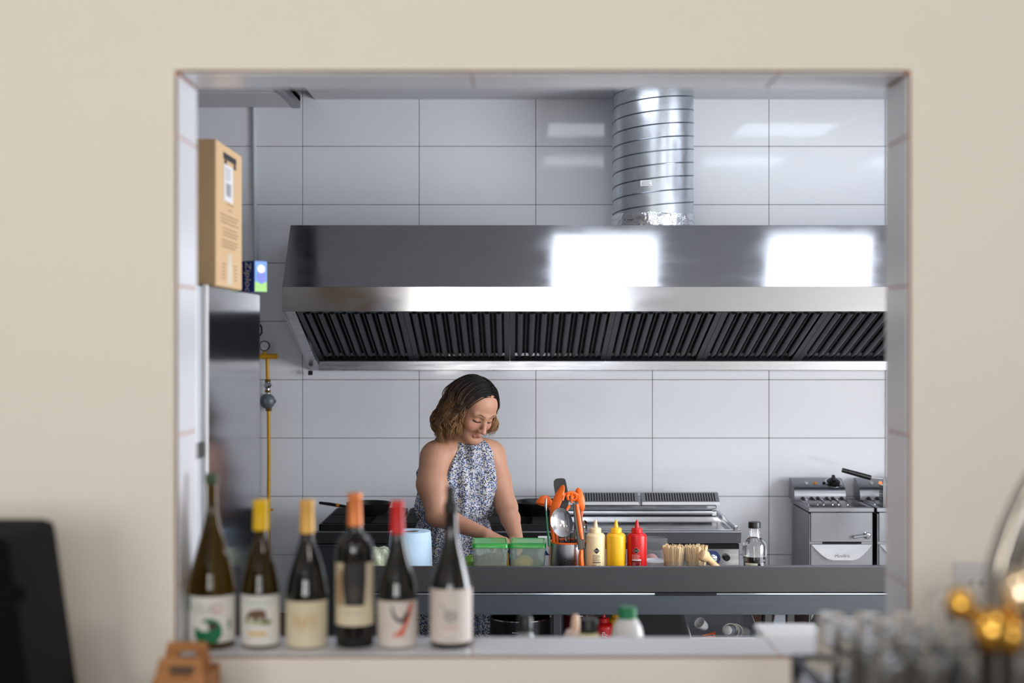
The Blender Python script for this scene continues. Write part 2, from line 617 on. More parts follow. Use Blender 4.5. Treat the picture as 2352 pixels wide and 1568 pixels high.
# grease filters: frame with baffles
A = Vector((0, H_F + 0.05, Hz_lo + 0.005))
B = Vector((0, BK - 0.05, Hz_bk + 0.05))
SL = (B - A).length
ang = math.atan2(B.z - A.z, B.y - A.y)
FW = 0.487
fx0 = HX0 + 0.056
frame = MB()
frame.box(0.001, FW - 0.001, 0.0, 0.02, -0.004, 0.02)
frame.box(0.001, FW - 0.001, SL - 0.02, SL, -0.004, 0.02)
frame.box(0.001, 0.026, 0.02, SL - 0.02, -0.004, 0.02)
frame.box(FW - 0.026, FW - 0.001, 0.02, SL - 0.02, -0.004, 0.02)
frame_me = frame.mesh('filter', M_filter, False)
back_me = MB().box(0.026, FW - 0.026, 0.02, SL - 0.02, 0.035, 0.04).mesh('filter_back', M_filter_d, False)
baf = MB()
n = 8
path, rad = [], []
for k in range(11):
    t_ = k / 10
    path.append((0, 0.022 + (SL - 0.085) * t_, 0.004))
    rad.append(0.0155 if t_ < 0.86 else 0.0155 * math.sqrt(max(0.04, 1 - ((t_ - 0.86) / 0.145) ** 2)))
baf.tube(path, rad, 10, flat=1.0)
baf_me = baf.mesh('baffle', M_filter, True, 50)
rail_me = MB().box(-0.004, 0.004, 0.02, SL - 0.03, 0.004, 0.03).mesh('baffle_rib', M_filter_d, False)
k_ = 0
x = fx0
while x + FW < HX1 - 0.01:
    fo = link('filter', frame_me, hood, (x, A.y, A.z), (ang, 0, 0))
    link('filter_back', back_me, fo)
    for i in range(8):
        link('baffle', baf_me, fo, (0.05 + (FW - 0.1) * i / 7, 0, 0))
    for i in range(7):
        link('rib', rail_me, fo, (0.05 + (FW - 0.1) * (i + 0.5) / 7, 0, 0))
    x += FW
    k_ += 1

# ================================================================== spiral duct
M_galv = P('galvanised_steel', (208, 213, 220), 0.27, metal=0.92, var=0.14, vscale=9, rvar=0.08)
M_galv_seam = P('galvanised_seam', (120, 128, 136), 0.3, metal=1.0, var=0.1)
M_foil = P('crumpled_foil_tape', (220, 222, 224), 0.14, metal=1.0, bump=1.0, bscale=45, var=0.02)
DR = 0.197
dc = W(1500, 784, 6.98)
duct = thing('ventilation_duct', 'round galvanised spiral duct rising from the hood to the ceiling', 'duct', (dc.x, 6.98, Hz_top))
DH = CEIL - Hz_top + 0.05
part('pipe', MB().lathe([(DR, 0.0), (DR, DH)], seg=56), M_galv, duct, loc=(0, 0, 0.001))
for s in range(2):
    path = []
    lead = 0.128
    N = int((DH - 0.09) / lead * 40)
    for i in range(N + 1):
        th = 2 * PI * i / 40 + PI * s
        path.append((DR * math.cos(th), DR * math.sin(th), 0.075 + lead * i / 40))
    part('seam', MB().tube(path, 0.0034, 6), M_galv_seam, duct)
rr = random.Random(3)
tp = MB()
SEG, RN = 72, 7
vs = []
for j in range(RN + 1):
    for i in range(SEG):
        a = 2 * PI * i / SEG
        r = DR + 0.003 + (rr.uniform(0, 0.005) if 0 < j < RN else 0.0)
        vs.append((r * math.cos(a), r * math.sin(a), 0.002 + 0.068 * j / RN + (rr.uniform(-0.004, 0.004) if j else 0)))
tp.add(vs, [(j * SEG + i, j * SEG + (i + 1) % SEG, (j + 1) * SEG + (i + 1) % SEG, (j + 1) * SEG + i) for j in range(RN) for i in range(SEG)])
part('foil_tape', tp, M_foil, duct, ang=25)
st = part('sticker', wrap(flat_rect(-0.027, 0.027, -0.013, 0.013), DR, 0.0012), M_white_pl, duct, loc=(0, 0, 0.21), rot=(0, 0, -0.27))
M_ink = P('black_ink', (28, 26, 28), 0.6)
M_grey_ink = P('grey_ink', (120, 120, 125), 0.6)
tm = MB()
for i in range(3):
    tm.merge(wrap(flat_rect(-0.022, 0.022 - 0.006 * (i % 2), 0.005 - 0.007 * i, 0.0075 - 0.007 * i), DR, 0.0018))
decal('print', tm, M_grey_ink, st)

# ================================================================== conduit, gas pipe, hook on the back wall
cpt = [W(583, 247, 7.31), W(584, 400, 7.31), W(586, 560, 7.31), W(588, 760, 7.31)]
solo('cable_conduit', MB().tube([Vector((p.x, 7.316, p.z)) for p in cpt], 0.0105, 8), P('white_conduit', (205, 210, 216), 0.45),
     'thin white cable conduit running down the tiled wall beside the cardboard box', 'conduit')
M_yel = P('yellow_gas_paint', (214, 158, 18), 0.45, var=0.12, vscale=25)
M_brass = P('old_brass', (130, 98, 50), 0.4, metal=0.8)
gy = 7.285
gp = thing('gas_pipe', 'yellow gas pipe with round gauge and grey regulator on the tiled wall', 'pipe', (0, 0, 0))


def gpt(u, v):
    p = W(u, v, gy)
    return Vector((p.x, gy, p.z))


part('riser', MB().tube([gpt(617, 938), gpt(618, 1050), gpt(617, 1170), gpt(617, 1480)], 0.0095, 10), M_yel, gp)
part('riser', MB().tube([gpt(614, 824), gpt(615, 872)], 0.0095, 10), M_yel, gp)
part('manifold', MB().tube([gpt(589, 818), gpt(637, 818)], 0.0135, 12).tube([gpt(608, 818), gpt(608, 804)], 0.009, 10), M_yel, gp)
part('tap_stub', MB().tube([gpt(618, 1170), gpt(627, 1170)], 0.006, 8), M_yel, gp)
gc = gpt(608, 794)
Ry = Matrix.Rotation(PI / 2, 4, 'X')
ga = part('gauge', MB().lathe([(0.0, -0.012), (0.026, -0.012), (0.027, 0.012), (0.023, 0.014), (0.023, 0.01), (0.0, 0.01)], seg=28).xform(Ry), P('gauge_case', (52, 54, 58), 0.35, metal=0.6), gp, loc=gc)
part('dial', MB().lathe([(0.0, 0.0102), (0.0226, 0.0102), (0.0226, 0.0108), (0.0, 0.0108)], seg=28).xform(Ry), P('gauge_dial', (225, 228, 232), 0.4), ga)
nd = MB().merge(flat_poly([(0.006, -0.008), (0.002, -0.001), (-0.014, 0.014), (0.0005, -0.003)]))
for k in range(9):
    a = math.radians(-40 + k * 32.5)
    c, s = math.cos(a), math.sin(a)
    nd.merge(flat_poly([(0.017 * c - 0.0008 * s, 0.017 * s + 0.0008 * c), (0.017 * c + 0.0008 * s, 0.017 * s - 0.0008 * c), (0.021 * c + 0.0008 * s, 0.021 * s - 0.0008 * c), (0.021 * c - 0.0008 * s, 0.021 * s + 0.0008 * c)]))
decal('needle', nd, M_ink, ga, loc=(0, -0.0116, 0))
vp_ = gpt(615, 885)
va = part('valve', MB().lathe([(0.012, -0.028), (0.012, -0.016), (0.017, -0.01), (0.019, 0), (0.017, 0.01), (0.012, 0.016), (0.012, 0.028)], seg=14), M_chrome, gp, loc=vp_)
part('valve_lever', MB().tube([(0.005, -0.018, 0.0), (0.024, -0.022, 0.002)], [0.006, 0.0045], 8), M_chrome, va)
part('nut', MB().lathe([(0.015, -0.008), (0.015, 0.008)], seg=6), M_brass, gp, loc=gpt(615, 874))
part('nut', MB().lathe([(0.015, -0.007), (0.015, 0.007)], seg=6), M_brass, gp, loc=gpt(615, 898))
M_reg = P('grey_regulator', (118, 124, 132), 0.5, metal=0.4)
rg = part('regulator', MB().lathe([(0.0, -0.02), (0.034, -0.02), (0.039, -0.012), (0.039, 0.0), (0.032, 0.012), (0.016, 0.02), (0.014, 0.026), (0, 0.026)], seg=28).xform(Ry), M_reg, gp, loc=gpt(614, 921))
part('adjuster', MB().tube([(0.034, 0, 0), (0.044, 0, 0)], 0.008, 8), M_reg, rg)
part('nut', MB().lathe([(0.016, -0.008), (0.016, 0.008)], seg=6), M_brass, gp, loc=gpt(617, 940))
part('stem', MB().tube([gpt(615, 898), gpt(615, 908)], 0.008, 8), M_chrome, gp)
hk = [W(597, 745, 7.27), W(601, 752, 7.27), W(601, 764, 7.27), W(597, 770, 7.27), W(592, 770, 7.27)]
solo('wall_hook', MB().tube(hk + [W(588, 768, 7.32)], 0.005, 8), M_black_pl, 'small black curved hook above the gas gauge', 'hook')

# ================================================================== gas range
M_iron = P('cast_iron', (20, 20, 22), 0.55, metal=0.2, var=0.2, vscale=30, bump=0.2, bscale=90)
M_range = P('dark_range_steel', (96, 98, 102), 0.34, metal=1.0, var=0.1, vscale=6)
M_griddle = P('griddle_steel', (196, 198, 202), 0.18, metal=1.0, var=0.06, vscale=8, rvar=0.05, stretch=(1, 6, 6))
SY0, SY1, SZ = 6.43, 7.12, 0.902
RX0, RX1, GX1 = -0.894, 0.236, 1.037


def appliance_front(t, x0, x1, mat, lipmat):
    part('body', MB().box(x0 + 0.004, x1 - 0.004, SY0 + 0.03, SY1, 0.16, SZ - 0.06, 0.003), mat, t, smooth=False)
    part('front_lip', MB().prism([(SY0 + 0.012, SZ - 0.055), (SY0, SZ - 0.006), (SY0 + 0.004, SZ), (SY0 + 0.03, SZ), (SY0 + 0.03, SZ - 0.055)], x0, x1), lipmat, t, smooth=False)
    part('front_edge', MB().tube([(x0, SY0 + 0.003, SZ - 0.004), (x1, SY0 + 0.003, SZ - 0.004)], 0.0055, 8), M_steel_d if mat is M_range else M_griddle, t)
    for lx in (x0 + 0.06, x1 - 0.06):
        for ly in (SY0 + 0.09, SY1 - 0.08):
            part('foot', MB().lathe([(0.02, 0.0), (0.02, 0.16)], (lx, ly, 0), 12), M_alu, t)


rg_ = thing('gas_range', 'dark gas range with black cast iron grates behind the woman', 'stove')
appliance_front(rg_, RX0, RX1, M_range, M_range)
part('hob_plate', MB().box(RX0 + 0.002, RX1 - 0.002, SY0 + 0.03, SY1, SZ - 0.06, SZ - 0.02, 0.002), M_iron, rg_, smooth=False)
part('control_panel', MB().box(RX0 + 0.006, RX1 - 0.006, SY0 + 0.02, SY0 + 0.03, 0.62, SZ - 0.075, 0.001), M_range, rg_, smooth=False)
for i in range(6):
    part('knob', MB().lathe([(0.022, 0), (0.02, 0.022), (0, 0.022)], seg=16).xform(Ry), M_black_pl, rg_, loc=(RX0 + 0.12 + i * 0.178, SY0 + 0.02, 0.72))
gw = (RX1 - RX0 - 0.02) / 3
gd = (SY1 - SY0 - 0.05) / 2
gr = MB()
gz0, gz1 = 0.0, 0.052
b_ = 0.014
for s in (0.006, gw - 0.006 - b_):
    gr.box(s, s + b_, 0.004, gd - 0.004, gz0 + 0.02, gz1 - 0.006, 0.002)
for s in (0.004, gd - 0.004 - b_):
    gr.box(0.006, gw - 0.006, s, s + b_, gz0, gz1 - 0.006, 0.002)
for k in range(7):
    yy = 0.03 + k * (gd - 0.06 - b_) / 6
    for (a, c) in ((0.02, gw * 0.37), (gw * 0.63, gw - 0.02)):
        gr.prism([(a - 0.012, gz0 + 0.02), (a, gz1), (c - 0.01, gz1), (c, gz0 + 0.03)] if a < gw / 2 else [(a, gz0 + 0.03), (a + 0.01, gz1), (c, gz1), (c + 0.012, gz0 + 0.02)], yy, yy + 0.012, 'y')
grate_me = gr.mesh('grate', M_iron, False)
bu = MB().lathe([(0.05, 0), (0.05, 0.012), (0.035, 0.016), (0.035, 0.024), (0, 0.026)], seg=24)
bu_me = bu.mesh('burner', M_steel_d)
for c in range(3):
    for r in range(2):
        link('grate', grate_me, rg_, (RX0 + 0.01 + c * gw, SY0 + 0.034 + r * gd, SZ - 0.0195))
        link('burner', bu_me, rg_, (RX0 + 0.01 + (c + 0.5) * gw, SY0 + 0.034 + (r + 0.5) * gd, SZ - 0.0198))
GR_TOP = SZ - 0.0195 + gz1

# ================================================================== griddle with two flue vents
gd_ = thing('griddle', 'shiny stainless steel griddle with two slotted vents beside the gas range', 'griddle')
GX0 = RX1 + 0.004
appliance_front(gd_, GX0, GX1, P('shaded_cabinet', (34, 34, 36), 0.6), P('lip_steel', (128, 128, 132), 0.5, metal=0.9))  # near-black body colour paints in the shadow below the table
tp_ = MB()
tp_.box(GX0, GX1, SY0 + 0.03, SY0 + 0.075, SZ - 0.03, SZ)
tp_.box(GX0, GX1, SY1 - 0.16, SY1, SZ - 0.06, SZ)
tp_.box(GX0, GX0 + 0.03, SY0 + 0.075, SY1 - 0.16, SZ - 0.06, SZ)
tp_.box(GX1 - 0.035, GX1, SY0 + 0.075, SY1 - 0.16, SZ - 0.06, SZ)
part('top_frame', tp_, M_griddle, gd_, smooth=False)
M_plate = P('polished_griddle_plate', (150, 152, 156), 0.13, metal=1.0, var=0.1, vscale=6, rvar=0.05)
part('cooking_plate', MB().box(GX0 + 0.03, GX1 - 0.035, SY0 + 0.075, SY1 - 0.16, SZ - 0.058, SZ - 0.012), M_plate, gd_, smooth=False)
# raised splash guard: a rounded rail and a channel behind the plate
part('splash_guard', MB().tube([(GX0 + 0.004, SY1 - 0.17, SZ + 0.022), (GX1 - 0.06, SY1 - 0.17, SZ + 0.022)], 0.018, 14), M_griddle, gd_)
part('guard_shelf', MB().box(GX0 + 0.004, GX1 - 0.03, SY1 - 0.15, SY1 - 0.08, SZ + 0.001, SZ + 0.03, 0.004).box(GX0 + 0.004, GX1 - 0.025, SY1 - 0.085, SY1, SZ + 0.03, SZ + 0.048, 0.003), M_griddle, gd_, smooth=False)
part('side_rim', MB().box(GX1 - 0.02, GX1 - 0.002, SY0 + 0.08, SY1 - 0.01, SZ, SZ + 0.014, 0.003), M_griddle, gd_)
for k, (xa, xb) in enumerate(((GX0 + 0.0, (GX0 + GX1) / 2 - 0.012), ((GX0 + GX1) / 2 + 0.004, GX1 - 0.012))):
    y0, y1, z0, z1 = SY1 - 0.1, SY1 - 0.04, SZ + 0.052, SZ + 0.106
    ve = part('vent', MB().prism([(y0, z0), (y0 + 0.002, z0 + 0.014), (y1, z1), (SY1, z1), (SY1, z0)], xa, xb), P('vent_steel', (196, 198, 202), 0.42, metal=0.75), gd_, smooth=False)
    sm = MB()
    nn = 27
    nrm = Vector((0, -(z1 - z0 - 0.014), y1 - y0 - 0.002)).normalized()
    for i in range(nn):
        xx = xa + 0.022 + (xb - xa - 0.044) * i / (nn - 1)
        pa = Vector((0, y0 + 0.002, z0 + 0.014)).lerp(Vector((0, y1, z1)), 0.08) + nrm * 0.0008
        pb = Vector((0, y0 + 0.002, z0 + 0.014)).lerp(Vector((0, y1, z1)), 0.95) + nrm * 0.0008
        sm.add([(xx - 0.0031, pa.y, pa.z), (xx + 0.0031, pa.y, pa.z), (xx + 0.0031, pb.y, pb.z), (xx - 0.0031, pb.y, pb.z)], [(0, 1, 2, 3)])
    so = part('slot', sm, M_dark, ve, smooth=False)
    so['kind'] = 'stuff'
cpx0 = (1480 - 1176) / FPX * SY0
part('vent_gap', MB().box(GX0 + 0.006, GX1 - 0.01, SY0 + 0.022, SY0 + 0.03, SZ - 0.09, SZ - 0.055), M_dark, gd_, smooth=False)
cp = part('control_panel', MB().box(GX0 + 0.006, GX1 - 0.008, SY0 + 0.012, SY0 + 0.03, 0.6, SZ - 0.082, 0.002), M_griddle, gd_, smooth=False)
kp = W(1669, 1280, SY0)
part('knob', MB().lathe([(0.0165, 0.0), (0.0165, 0.012), (0.0135, 0.028), (0.011, 0.03), (0, 0.029)], seg=20).xform(Ry), M_black_pl, gd_, loc=(kp.x, SY0 + 0.012, kp.z), label='round black knob')
kp = W(1637, 1283, SY0)
dl = part('dial', MB().lathe([(0.0, 0.0), (0.036, 0.0), (0.036, 0.004), (0, 0.004)], seg=28).xform(Ry), P('blue_dial', (48, 62, 104), 0.35), gd_, loc=(kp.x, SY0 + 0.012, kp.z), label='round dial plate in dark blue with a chrome knob')
part('dial_knob', MB().lathe([(0.022, 0.004), (0.02, 0.02), (0.01, 0.026), (0, 0.026)], seg=20).xform(Ry), M_chrome, dl)

# ================================================================== frying pans on the range
M_pan = P('black_nonstick', (18, 18, 20), 0.35, var=0.1)
pc = W(847, 1150, 6.83)


def pan(name, label, loc, R, H, rz, hl, tilt=0.0):
    t = thing(name, label, 'pan', loc, rz)
    part('bowl', MB().lathe([(0, 0), (R * 0.78, 0), (R * 0.9, H * 0.35), (R, H), (R * 0.985, H + 0.001), (R * 0.87, H * 0.38), (R * 0.75, 0.004), (0, 0.004)], seg=36), M_pan, t)
    part('handle', MB().tube([(-R * 0.93, 0, H * 0.62), (-R - 0.03, 0, H * 0.7), (-R - hl * 0.6, 0, H * 0.85), (-R - hl, 0, H * 0.98)], [0.008, 0.011, 0.012, 0.0095], 10, flat=0.7), M_black_pl, t)
    return t


p1 = pan('frying_pan', 'black frying pan with its handle pointing along the range', (pc.x, 6.83, GR_TOP + 0.0005), 0.108, 0.052, 0.0, 0.13)
part('handle_band', MB().tube([(-0.14, 0, 0.0375), (-0.155, 0, 0.039)], 0.0125, 10, flat=0.72), P('orange_band', (226, 140, 40), 0.4), p1)
pc2 = W(1243, 1150, 6.78)
p2 = pan('frying_pan', 'large black frying pan with its handle pointing at the prep table', (pc2.x, 6.82, GR_TOP + 0.0005), 0.135, 0.058, PI / 2 + 0.18, 0.12)

# ================================================================== fryers
M_fry = P('fryer_steel', (150, 152, 157), 0.32, metal=1.0, var=0.07, vscale=5, rvar=0.05)
M_fry_in = P('fryer_tank_steel', (110, 112, 116), 0.22, metal=1.0, var=0.15, vscale=14)
FY = 6.87
FW_ = 0.318


def fryer(x0, label, knob_lit):
    t = thing('deep_fryer', label, 'fryer', (x0, FY, 0), 0, 'deep fryers at the wall')
    z1 = 0.958
    D = 0.42
    part('body', MB().box(0.004, FW_ - 0.004, 0.012, D, 0.12, z1 - 0.03, 0.002), M_fry, t, smooth=False)
    for lx in (0.04, FW_ - 0.04):
        for ly in (0.05, D - 0.04):
            part('foot', MB().lathe([(0.017, 0), (0.017, 0.12)], (lx, ly, 0), 10), M_alu, t)
    rim = MB()
    rim.box(0, FW_, 0, 0.028, z1 - 0.022, z1, 0.002)
    rim.box(0, 0.022, 0.028, D - 0.06, z1 - 0.022, z1, 0.002)
    rim.box(FW_ - 0.022, FW_, 0.028, D - 0.06, z1 - 0.022, z1, 0.002)
    rim.box(0, FW_, D - 0.06, D, z1 - 0.022, z1, 0.002)
    part('tank_rim', rim, M_fry, t, smooth=False)
    part('tank', MB().box(0.022, FW_ - 0.022, 0.028, D - 0.06, z1 - 0.0298, z1 - 0.02), M_fry_in, t, smooth=False)
    part('front_panel', MB().box(0.012, FW_ - 0.008, 0.004, 0.012, 0.792, z1 - 0.024, 0.0015), M_fry, t, smooth=False)
    part('panel_gap', MB().box(0.07, FW_ - 0.06, 0.008, 0.0118, 0.782, 0.791), M_dark, t, smooth=False)
    do = part('door', MB().box(0.012, FW_ - 0.008, 0.004, 0.012, 0.14, 0.781, 0.0015), M_fry, t, smooth=False)
    arc = [(0.014, 0.779), (FW_ - 0.012, 0.779)]
    for i in range(1, 12):
        a = i / 12
        sx = FW_ - 0.012 - a * (FW_ - 0.026)
        prof = min(1.0, min(a, 1 - a) / 0.32)
        arc.append((sx, 0.779 - 0.071 * (1 - (1 - prof) ** 1.6)))
    hm = MB()
    n_ = len(arc)
    # pull: scooped plate standing proud at its lower rim
    hm.add([(p[0], -0.001 - (0.779 - p[1]) * 0.35, p[1]) for p in arc] + [(p[0], 0.0035, p[1]) for p in arc],
           [tuple(range(n_)), tuple(reversed(range(n_, 2 * n_)))] + [(i, (i + 1) % n_, n_ + (i + 1) % n_, n_ + i) for i in range(n_)])
    hd = part('handle', hm, M_griddle, do, smooth=False)
    tx = text_mb('Movilfrit', 0.021, 1.0)
    tx.v = [(p[0] + FW_ * 0.5, -0.0025 - (0.779 - (p[2] + 0.727)) * 0.35, p[2] + 0.727) for p in tx.v]
    decal('lettering', tx, M_grey_ink, do)
    # control head
    hx0, hx1, hz0, hz1 = -0.012, 0.246, 0.96, 1.064
    y0 = D - 0.14
    hp = [(y0 + 0.005, hz0), (y0, hz0 + 0.02), (y0 + 0.006, hz0 + 0.052), (y0 + 0.022, hz0 + 0.066), (y0 + 0.09, hz1), (y0 + 0.135, hz1), (y0 + 0.135, hz0)]
    he = part('control_head', MB().prism(hp, hx0, hx1), M_fry, t, ang=45)
    cen = Vector((0, y0 + 0.056, (hz0 + 0.066 + hz1) / 2))
    tilt = math.atan2(hz1 - hz0 - 0.066, 0.068)
    Rt = Matrix.Rotation(tilt, 4, 'X')
    part('knob', MB().lathe([(0.034, 0.0), (0.034, 0.004), (0.026, 0.006), (0.024, 0.016), (0, 0.018)], seg=24).box(-0.008, 0.008, -0.024, 0.024, 0.016, 0.034, 0.003).xform(Rt), M_black_pl, he, loc=(hx1 - 0.05, cen.y, cen.z))
    part('bezel', MB().lathe([(0.042, 0.0), (0.042, 0.003), (0.035, 0.005), (0.035, 0.0)], seg=28).xform(Rt), M_chrome, he, loc=(hx1 - 0.05, cen.y, cen.z))
    for i, cc in enumerate(((190, 190, 186), (200, 132, 40) if not knob_lit else (255, 110, 60), (20, 20, 20))):
        m_ = P('indicator_%d_%d' % (i, knob_lit), cc, 0.25, emis=(2.0 if knob_lit and i == 1 else 0))
        part('indicator_light', MB().lathe([(0.009, 0), (0.008, 0.006), (0, 0.008)], seg=14).xform(Rt), m_, he, loc=(hx0 + 0.07 + 0.045 * i, cen.y - 0.004, cen.z - 0.003))
    # heating elements: bent tubes from the head into the tank
    for i, (ex) in enumerate((0.03, 0.075, 0.105, 0.15, 0.18, 0.225)):
        part('heating_element', MB().tube([(ex, y0 + 0.004, hz0 + 0.012), (ex + 0.012, y0 - 0.03, hz0 + 0.008), (ex + 0.018, y0 - 0.05, hz0 - 0.005), (ex + 0.018, y0 - 0.055, z1 - 0.018)], 0.005, 8), M_chrome, t)
        part('socket', MB().lathe([(0.009, 0), (0.009, 0.008), (0, 0.008)], seg=12).xform(Ry), M_iron, t, loc=(ex, y0 + 0.003, hz0 + 0.012))
    # drain tap
    tp2 = part('drain_tap', MB().lathe([(0.019, 0), (0.019, 0.006), (0.013, 0.01), (0.011, 0.024), (0.0, 0.026)], seg=22).xform(Ry), M_chrome, t, loc=(FW_ - 0.035, 0.004, 0.825))
    part('lever', MB().tube([(0, -0.02, 0), (-0.04, -0.024, -0.004), (-0.07, -0.026, -0.009)], [0.006, 0.0055, 0.0075], 10), M_chrome, tp2)
    return t


fx = (1857 - 1176) / FPX * FY
f1 = fryer(fx, 'stainless steel deep fryer with bare heating elements beside the griddle', 0)
f2 = fryer(fx + FW_ + 0.012, 'stainless steel deep fryer with a wire basket hung in it', 1)
bk = thing('fryer_basket', 'wire fryer basket with black handle in the deep fryer', 'basket', (fx + FW_ + 0.012, FY, 0))
bm_ = MB()
bx0, bx1, by0, by1, bz0, bz1 = 0.075, 0.255, 0.06, 0.24, 0.957, 1.045
for k in range(13):
    a = k / 12
    bm_.tube([(bx0 + (bx1 - bx0) * a, by0, bz0), (bx0 + (bx1 - bx0) * a, by0, bz1)], 0.0012, 4)
    bm_.tube([(bx0, by0 + (by1 - by0) * a, bz0), (bx0, by0 + (by1 - by0) * a, bz1)], 0.0012, 4)
    bm_.tube([(bx0 + (bx1 - bx0) * a, by1, bz0), (bx0 + (bx1 - bx0) * a, by1, bz1)], 0.0012, 4)
    bm_.tube([(bx1, by0 + (by1 - by0) * a, bz0), (bx1, by0 + (by1 - by0) * a, bz1)], 0.0012, 4)
for k in range(8):
    z = bz0 + (bz1 - bz0) * k / 7
    bm_.tube([(bx0, by0, z), (bx1, by0, z), (bx1, by1, z), (bx0, by1, z)], 0.0012, 4, closed=True)
part('mesh', bm_, M_steel_d, bk)
part('rim', MB().tube([(bx0, by0, bz1), (bx1, by0, bz1), (bx1, by1, bz1), (bx0, by1, bz1)], 0.003, 6, closed=True), M_chrome, bk)
hx, hz = bx0 - 0.005, 1.096
for s in (0, 1):
    part('bracket', MB().tube([(hx - 0.022 + 0.012 * s, by0 - 0.005 + 0.02 * s, 0.952), (hx - 0.022 + 0.012 * s, by0 - 0.005 + 0.02 * s, hz - 0.016), (hx + 0.012 * s - 0.02, by0 + 0.02 * s, hz - 0.002)], 0.0035, 6), M_steel_d, bk)
e0 = W(2000, 1097, FY + 0.06)
e1 = W(1934, 1079, FY + 0.06)
off = Vector((fx + FW_ + 0.012, FY, 0))
part('handle_wire', MB().tube([(hx - 0.012, 0.06, hz - 0.004), e0 - off], 0.002, 6), M_chrome, bk)
part('handle', MB().tube([e0 - off, (e0 * 0.5 + e1 * 0.5) - off, e1 - off], [0.0105, 0.0105, 0.0095], 12, flat=1.15), M_black_pl, bk)

# ================================================================== prep table, seen from its back
M_table = P('table_steel', (92, 91, 93), 0.34, metal=1.0, var=0.06, vscale=5, rvar=0.05, stretch=(0.6, 6, 6))
M_apron = P('scratched_table_steel', (100, 106, 112), 0.38, metal=1.0, var=0.12, vscale=9, rvar=0.08, stretch=(0.5, 8, 8))
TY0, TY1, TTOP = 5.27, 5.86, 0.84
TX0, TX1 = -0.60, 2.15
tb = thing('prep_table', 'long stainless steel prep table with a raised back edge', 'table')
UZ = CZ - (1300 - 784) / FPX * TY0
AZ1 = CZ - (1362 - 784) / FPX * TY0 + 0.001
part('tabletop', MB().box(TX0, TX1, TY0 + 0.0145, TY1, TTOP - 0.02, TTOP, 0.003), M_table, tb, smooth=False)
part('upstand', MB().box(TX0, TX1, TY0, TY0 + 0.014, AZ1 + 0.0004, UZ, 0.003), M_table, tb)
AZ1 = CZ - (1362 - 784) / FPX * TY0 + 0.001
AZ0 = CZ - (1410 - 784) / FPX * TY0
part('ledge', MB().box(TX0, TX1, TY0 - 0.012, TY0 + 0.003, AZ1 - 0.006, AZ1, 0.0025), M_griddle, tb)
part('apron', MB().box(TX0, TX1, TY0 - 0.012, TY0 - 0.004, AZ0, AZ1 - 0.0065, 0.001), M_apron, tb, smooth=False)
part('apron', MB().box(TX0, TX1, TY1 - 0.012, TY1, AZ0, TTOP - 0.02, 0.001), M_table, tb, smooth=False)
sx0, sx1 = (1503 - 1176) / FPX * TY0, (1645 - 1176) / FPX * TY0
part('edge_strip', MB().box(sx0, sx1, TY0 - 0.0135, TY0 - 0.004, AZ1 - 0.0085, AZ1 + 0.0005, 0.001), M_black_pl, tb, label='dark strip')
for lx in (TX0 + 0.03, 0.167, 0.953, 1.036, TX1 - 0.04):
    for ly in (TY0 + 0.03, TY1 - 0.05):
        part('leg', MB().box(lx - 0.015, lx + 0.015, ly - 0.015, ly + 0.015, 0.0, TTOP - 0.02, 0.003), M_table, tb)
USH = 0.47
part('undershelf', MB().box(TX0 + 0.01, TX1 - 0.01, TY0 + 0.012, TY1 - 0.03, USH - 0.02, USH, 0.002), M_steel_d, tb, smooth=False)

# ================================================================== fridge with boxes on top
M_fridge = P('fridge_steel', (176, 178, 184), 0.11, metal=1.0, var=0.05, vscale=3, bump=0.1, bscale=2.5)
FRY0, FRY1, FRX, FRZ = 3.70, 4.48, -0.794, 1.909
fr = thing('fridge', 'tall stainless steel fridge with a cardboard box on top', 'fridge')
part('cabinet', MB().box(-1.5, FRX, FRY0, FRY1, 0.1, FRZ, 0.004), M_fridge, fr)
part('door', MB().box(-1.5, FRX - 0.012, FRY0 - 0.06, FRY0 - 0.006, 0.12, FRZ - 0.004, 0.004), P('fridge_door_white', (205, 208, 213), 0.35, metal=0.3), fr)
part('gasket', MB().box(-1.49, FRX - 0.02, FRY0 - 0.006, FRY0, 0.12, FRZ - 0.01), M_black_pl, fr)
part('hinge', MB().box(FRX - 0.03, FRX - 0.006, FRY0 - 0.068, FRY0 - 0.0, 1.46, 1.5, 0.002), M_black_pl, fr, label='black hinge')
part('edge_trim', MB().box(FRX - 0.012, FRX + 0.002, FRY0 - 0.006, FRY0 + 0.012, 0.1, FRZ - 0.001, 0.002), M_white_pl, fr)
for lx in (-1.45, -0.85):
    for ly in (FRY0 + 0.06, FRY1 - 0.06):
        part('foot', MB().lathe([(0.02, 0), (0.02, 0.1)], (lx, ly, 0), 10), M_black_pl, fr)

M_card = P('brown_cardboard', (205, 172, 132), 0.85, var=0.05, vscale=8)
cb = thing('cardboard_box', 'tall brown cardboard box with white shipping label on the fridge', 'box', (-0.79, 3.8, FRZ + 0.0005))
part('carton', MB().box(-0.42, 0, 0, 0.36, 0, 0.392, 0.003), M_card, cb, smooth=False)
part('tape', MB().box(-0.0008, 0.0006, 0.15, 0.21, 0.009, 0.094), P('clear_tape', (222, 205, 180), 0.25), cb, smooth=False)
Rz90 = Matrix.Rotation(PI / 2, 4, 'Z')


def side_decal(name, mb, mat, y, z, x=0.0012):
    return decal(name, MB().merge(mb, Matrix.Diagonal((1, 1, 0.722, 1)) @ Matrix.Translation((x, y, z)) @ Rz90), mat, cb)


